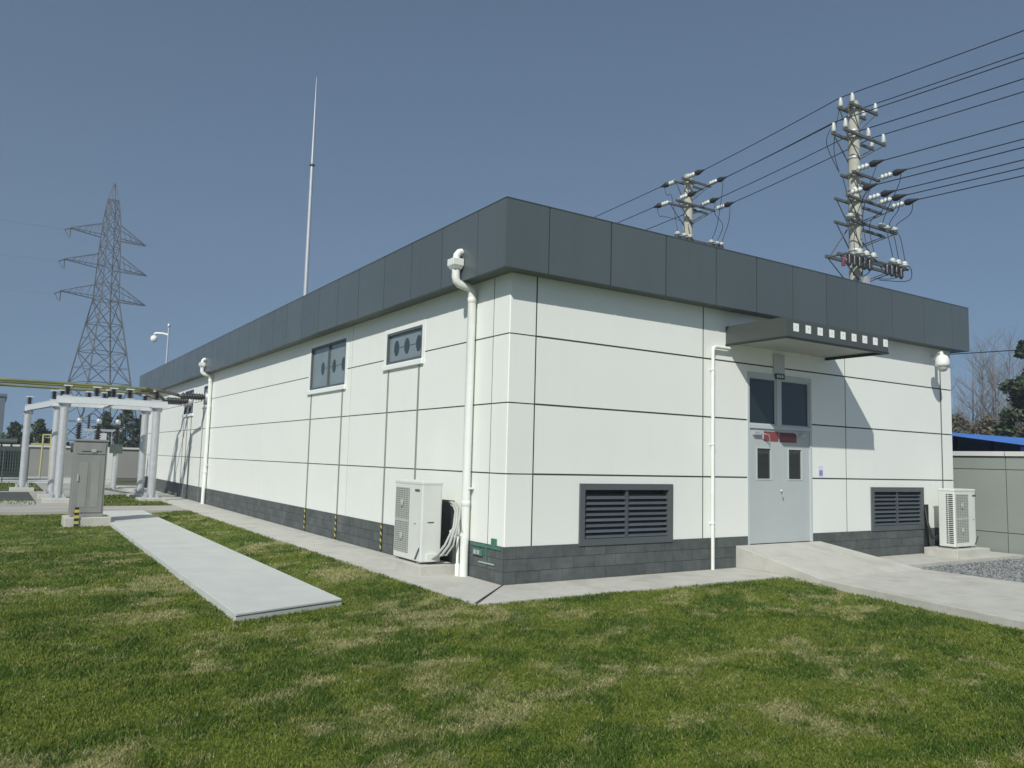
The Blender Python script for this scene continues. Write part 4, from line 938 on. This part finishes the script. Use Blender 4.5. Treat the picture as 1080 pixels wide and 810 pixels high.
def bare_tree(seed, h, label, m='bark', group='bare trees beyond the boundary wall'):
    rs = random.Random(seed); t = thing('bare_tree', label, 'tree', (0, 0, 0), group); tr = MB(); cr = MB(); tips = []
    pts = [Vector((0, 0, -.1))]; rr = [h*.011]
    for i in range(8): pts.append(pts[-1]+Vector((rs.gauss(0, .05), rs.gauss(0, .05), h/8))); rr.append(h*.011*(1-(i+1)/8.6))
    tr.tube(pts, rr, 8); tr.build('trunk', m, t, local=True)
    for i in range(int(h*4.6)):
        f = rs.uniform(.16, .99); k = min(int(f*8), 7); b = pts[k].lerp(pts[k+1], f*8-k); a = rs.random()*2*PI; el = rs.uniform(.5, 1.0)
        limb(cr, b, Vector((math.cos(a)*math.cos(el), math.sin(a)*math.cos(el), math.sin(el))), h*.20*(1.15-f*.75), h*.0033*(1.3-f), 2, rs, tips, .38, .3)
    cr.build('crown', m, t, local=True); return t
b1 = bare_tree(3, 10.5, ''); b2 = bare_tree(9, 9.5, ''); b3 = bare_tree(14, 8.2, '')
spots = [(0, (66, 21.5), 1.15, 'far hazy bare tree, most distant, just past the roof corner'), (1, (70, 20.5), 1.25, 'far hazy bare tree between the roof corner and first trunk'), (2, (68, 18.2), 1.5, 'far hazy bushy bare tree low between the two clear trunks'), (1, (72, 17.0), 1.2, 'far hazy bare tree showing under the low cable near the evergreen'), (2, (56, 21.0), 1.35, 'low bushy bare tree filling the gap beside the roof corner'), (2, (58, 16.6), 1.4, 'low bushy bare tree behind the second clear trunk'), (2, (54, 14.6), 1.3, 'low bushy bare tree touching the evergreen outline'), (2, (50.5, 18.9), 1.2, 'faint twiggy bare tree right against the roof corner, behind the first one'), (1, (60, 18.0), 1.2, 'faint far bare tree between the trunks, most distant of the row'), (0, (62, 15.9), 1.1, 'faint far bare tree in front of the evergreen edge'), (2, (47.4, 15.9), 1.25, 'thin bare tree just left of the second clear trunk'), (0, (48.2, 17.0), 1.0, 'tall bare tree between the roof corner and the second bare trunk'), (1, (48.7, 15.6), 1.12, 'tall bare tree with clear trunk next to the dark evergreen'), (2, (46.5, 18.6), 1.05, 'bare tree just beside the roof corner'), (1, (55, 19.8), 1.15, 'faint bare tree behind, close to the roof corner'), (2, (52, 16.9), 1.3, 'faint bare tree standing between the two clear trunks'), (0, (57, 17.2), 1.05, 'faint bare tree behind the second trunk'), (2, (44.5, 12.9), .95, 'bare tree partly hidden by the dark evergreen')]
used = set()
for k, (x, y), s, l in spots:
    src = (b1, b2, b3)[k]; c = src if k not in used else copy_tree(src); used.add(k)
    c.location = (x, y, 0); c.scale = (s, s, s); c.rotation_euler = (0, 0, x*1.7); c['label'] = l
def leafy_tree(name, seed, h, wd, label, loc, leaf, cat='tree', group=None, trunk_f=.25, nl=2600, size=.16, conical=False, nb=26, fine=1.0):
    rs = random.Random(seed); t = thing(name, label, cat, loc, group); tr = MB(); cr = MB(); x, y, z = loc
    tr.tube([(x, y, -.1), (x+.05, y, h*.5), (x, y+.05, h*.85)], [h*.022, h*.015, h*.005], 8)
    for i in range(nb):
        f = trunk_f+(1-trunk_f)*(i+.5)/nb; prof = (1.15-f)*.95 if conical else math.sin(PI*min(1, (f-trunk_f)/(1-trunk_f)*.85+.14))
        a = i*2.4+rs.random(); r_ = wd*prof*rs.uniform(.15 if fine < 1 else .35, .98); c = (x+math.cos(a)*r_*.75, y+math.sin(a)*r_*.75, h*f)
        tr.tube([(x, y, h*f*.9), c], [.04, .012], 4); k = fine*wd*rs.uniform(.30, .5)*(.5+.5*prof)
        leaf_cloud(cr, c, (k, k, k*.75), nl//nb, size, rs)
    tr.build('trunk', 'bark2', t); cr.build('crown', leaf, t); return t
leafy_tree('evergreen_tree', 5, 8.6, 2.5, 'dense dark evergreen tree behind the blue shed roof', (32.0, 6.55, 0), 'leafd', trunk_f=.08, nl=20000, size=.12, nb=110, fine=.5)
leafy_tree('evergreen_tree', 15, 7.6, 2.3, 'broad dark evergreen tree beyond the shed at the picture edge', (33.6, 3.4, 0), 'leafd', trunk_f=.08, nl=18000, size=.12, nb=110, fine=.5)
for i, (x, y, h, wd, l) in enumerate(((40, 15.2, 4.2, 2.4, 'brown scrub bush below the bare trees next to the roof corner'), (41, 13.4, 4.6, 2.4, 'olive scrub bush below the tall bare trunk'), (40, 11.6, 4.1, 2.4, 'brown scrub bush between the bare trunk and the evergreen'), (46, 17.8, 5.2, 2.6, 'higher brown scrub behind, next to the roof corner'), (47, 14.6, 5.4, 2.7, 'higher brown scrub behind the olive bush'), (38, 9.4, 3.8, 2.3, 'low scrub bush at the foot of the evergreen'))):
    leafy_tree('scrub_bush', 30+i, h, wd, l, (x, y, 0), 'scrub', 'bush', 'scrub beyond the boundary wall', .05, 2600, .12)
for i, (x, y, h, wd, l) in enumerate(((-5.0, 51, 3.2, 1.0, 'small dark green tree left of the tall column, behind the yard wall'), (-3.6, 51.5, 3.5, 1.0, 'dark green tree behind the yard wall beside the first column'), (-2.6, 51, 3.1, .9, 'low green tree by the yellow pipe frame'), (1.2, 60, 4.5, 1.3, 'darker bushy tree behind the cabinet and yard wall'), (2.6, 60.5, 5.0, 1.4, 'grey green tree behind the rear columns'), (3.9, 61, 4.6, 1.2, 'grey green tree next to the long white wall'), (-8.5, 52, 3.0, 1.3, 'low dark tree behind the yard wall at the picture edge'))):
    leafy_tree('green_tree', 60+i, h, wd, l, (x, y, 0), 'leafg', 'tree', 'trees behind the yard wall', .2, 2600, .11)
fbd = thing('distant_building', 'dark blue grey building far away behind the yard wall', 'building', (-8.3, 75, 0))
MB().box((-14, 73, -.1), (-5.55, 83, 6.1)).build('wall', 'tower', fbd); MB().box((-14.1, 72.9, 6.101), (-5.45, 83.1, 6.35)).build('roof', 'tower', fbd)
for k in range(4):
    for j in range(2): MB().box((-7.2-k*1.6, 72.96, 1.2+j*2.4), (-6.2-k*1.6, 72.995, 2.7+j*2.4)).build('window', 'towerw', fbd)

# ------------------------------------------------------------------ air
hm = bpy.data.materials.new('thin_haze'); hm.use_nodes = True; hn = hm.node_tree
hn.nodes.remove(hn.nodes['Principled BSDF']); pv = hn.nodes.new('ShaderNodeVolumePrincipled')
pv.inputs['Density'].default_value = HAZE; pv.inputs['Color'].default_value = (.80, .88, .97, 1); pv.inputs['Anisotropy'].default_value = .2
hn.links.new(pv.outputs[0], hn.nodes['Material Output'].inputs['Volume'])
hz_ = MB().box((-70, -45, -1.13), (75, 150, 46)).build('haze', hm); tag(hz_, 'thin pale haze filling the air over the site', 'haze', kind='stuff')
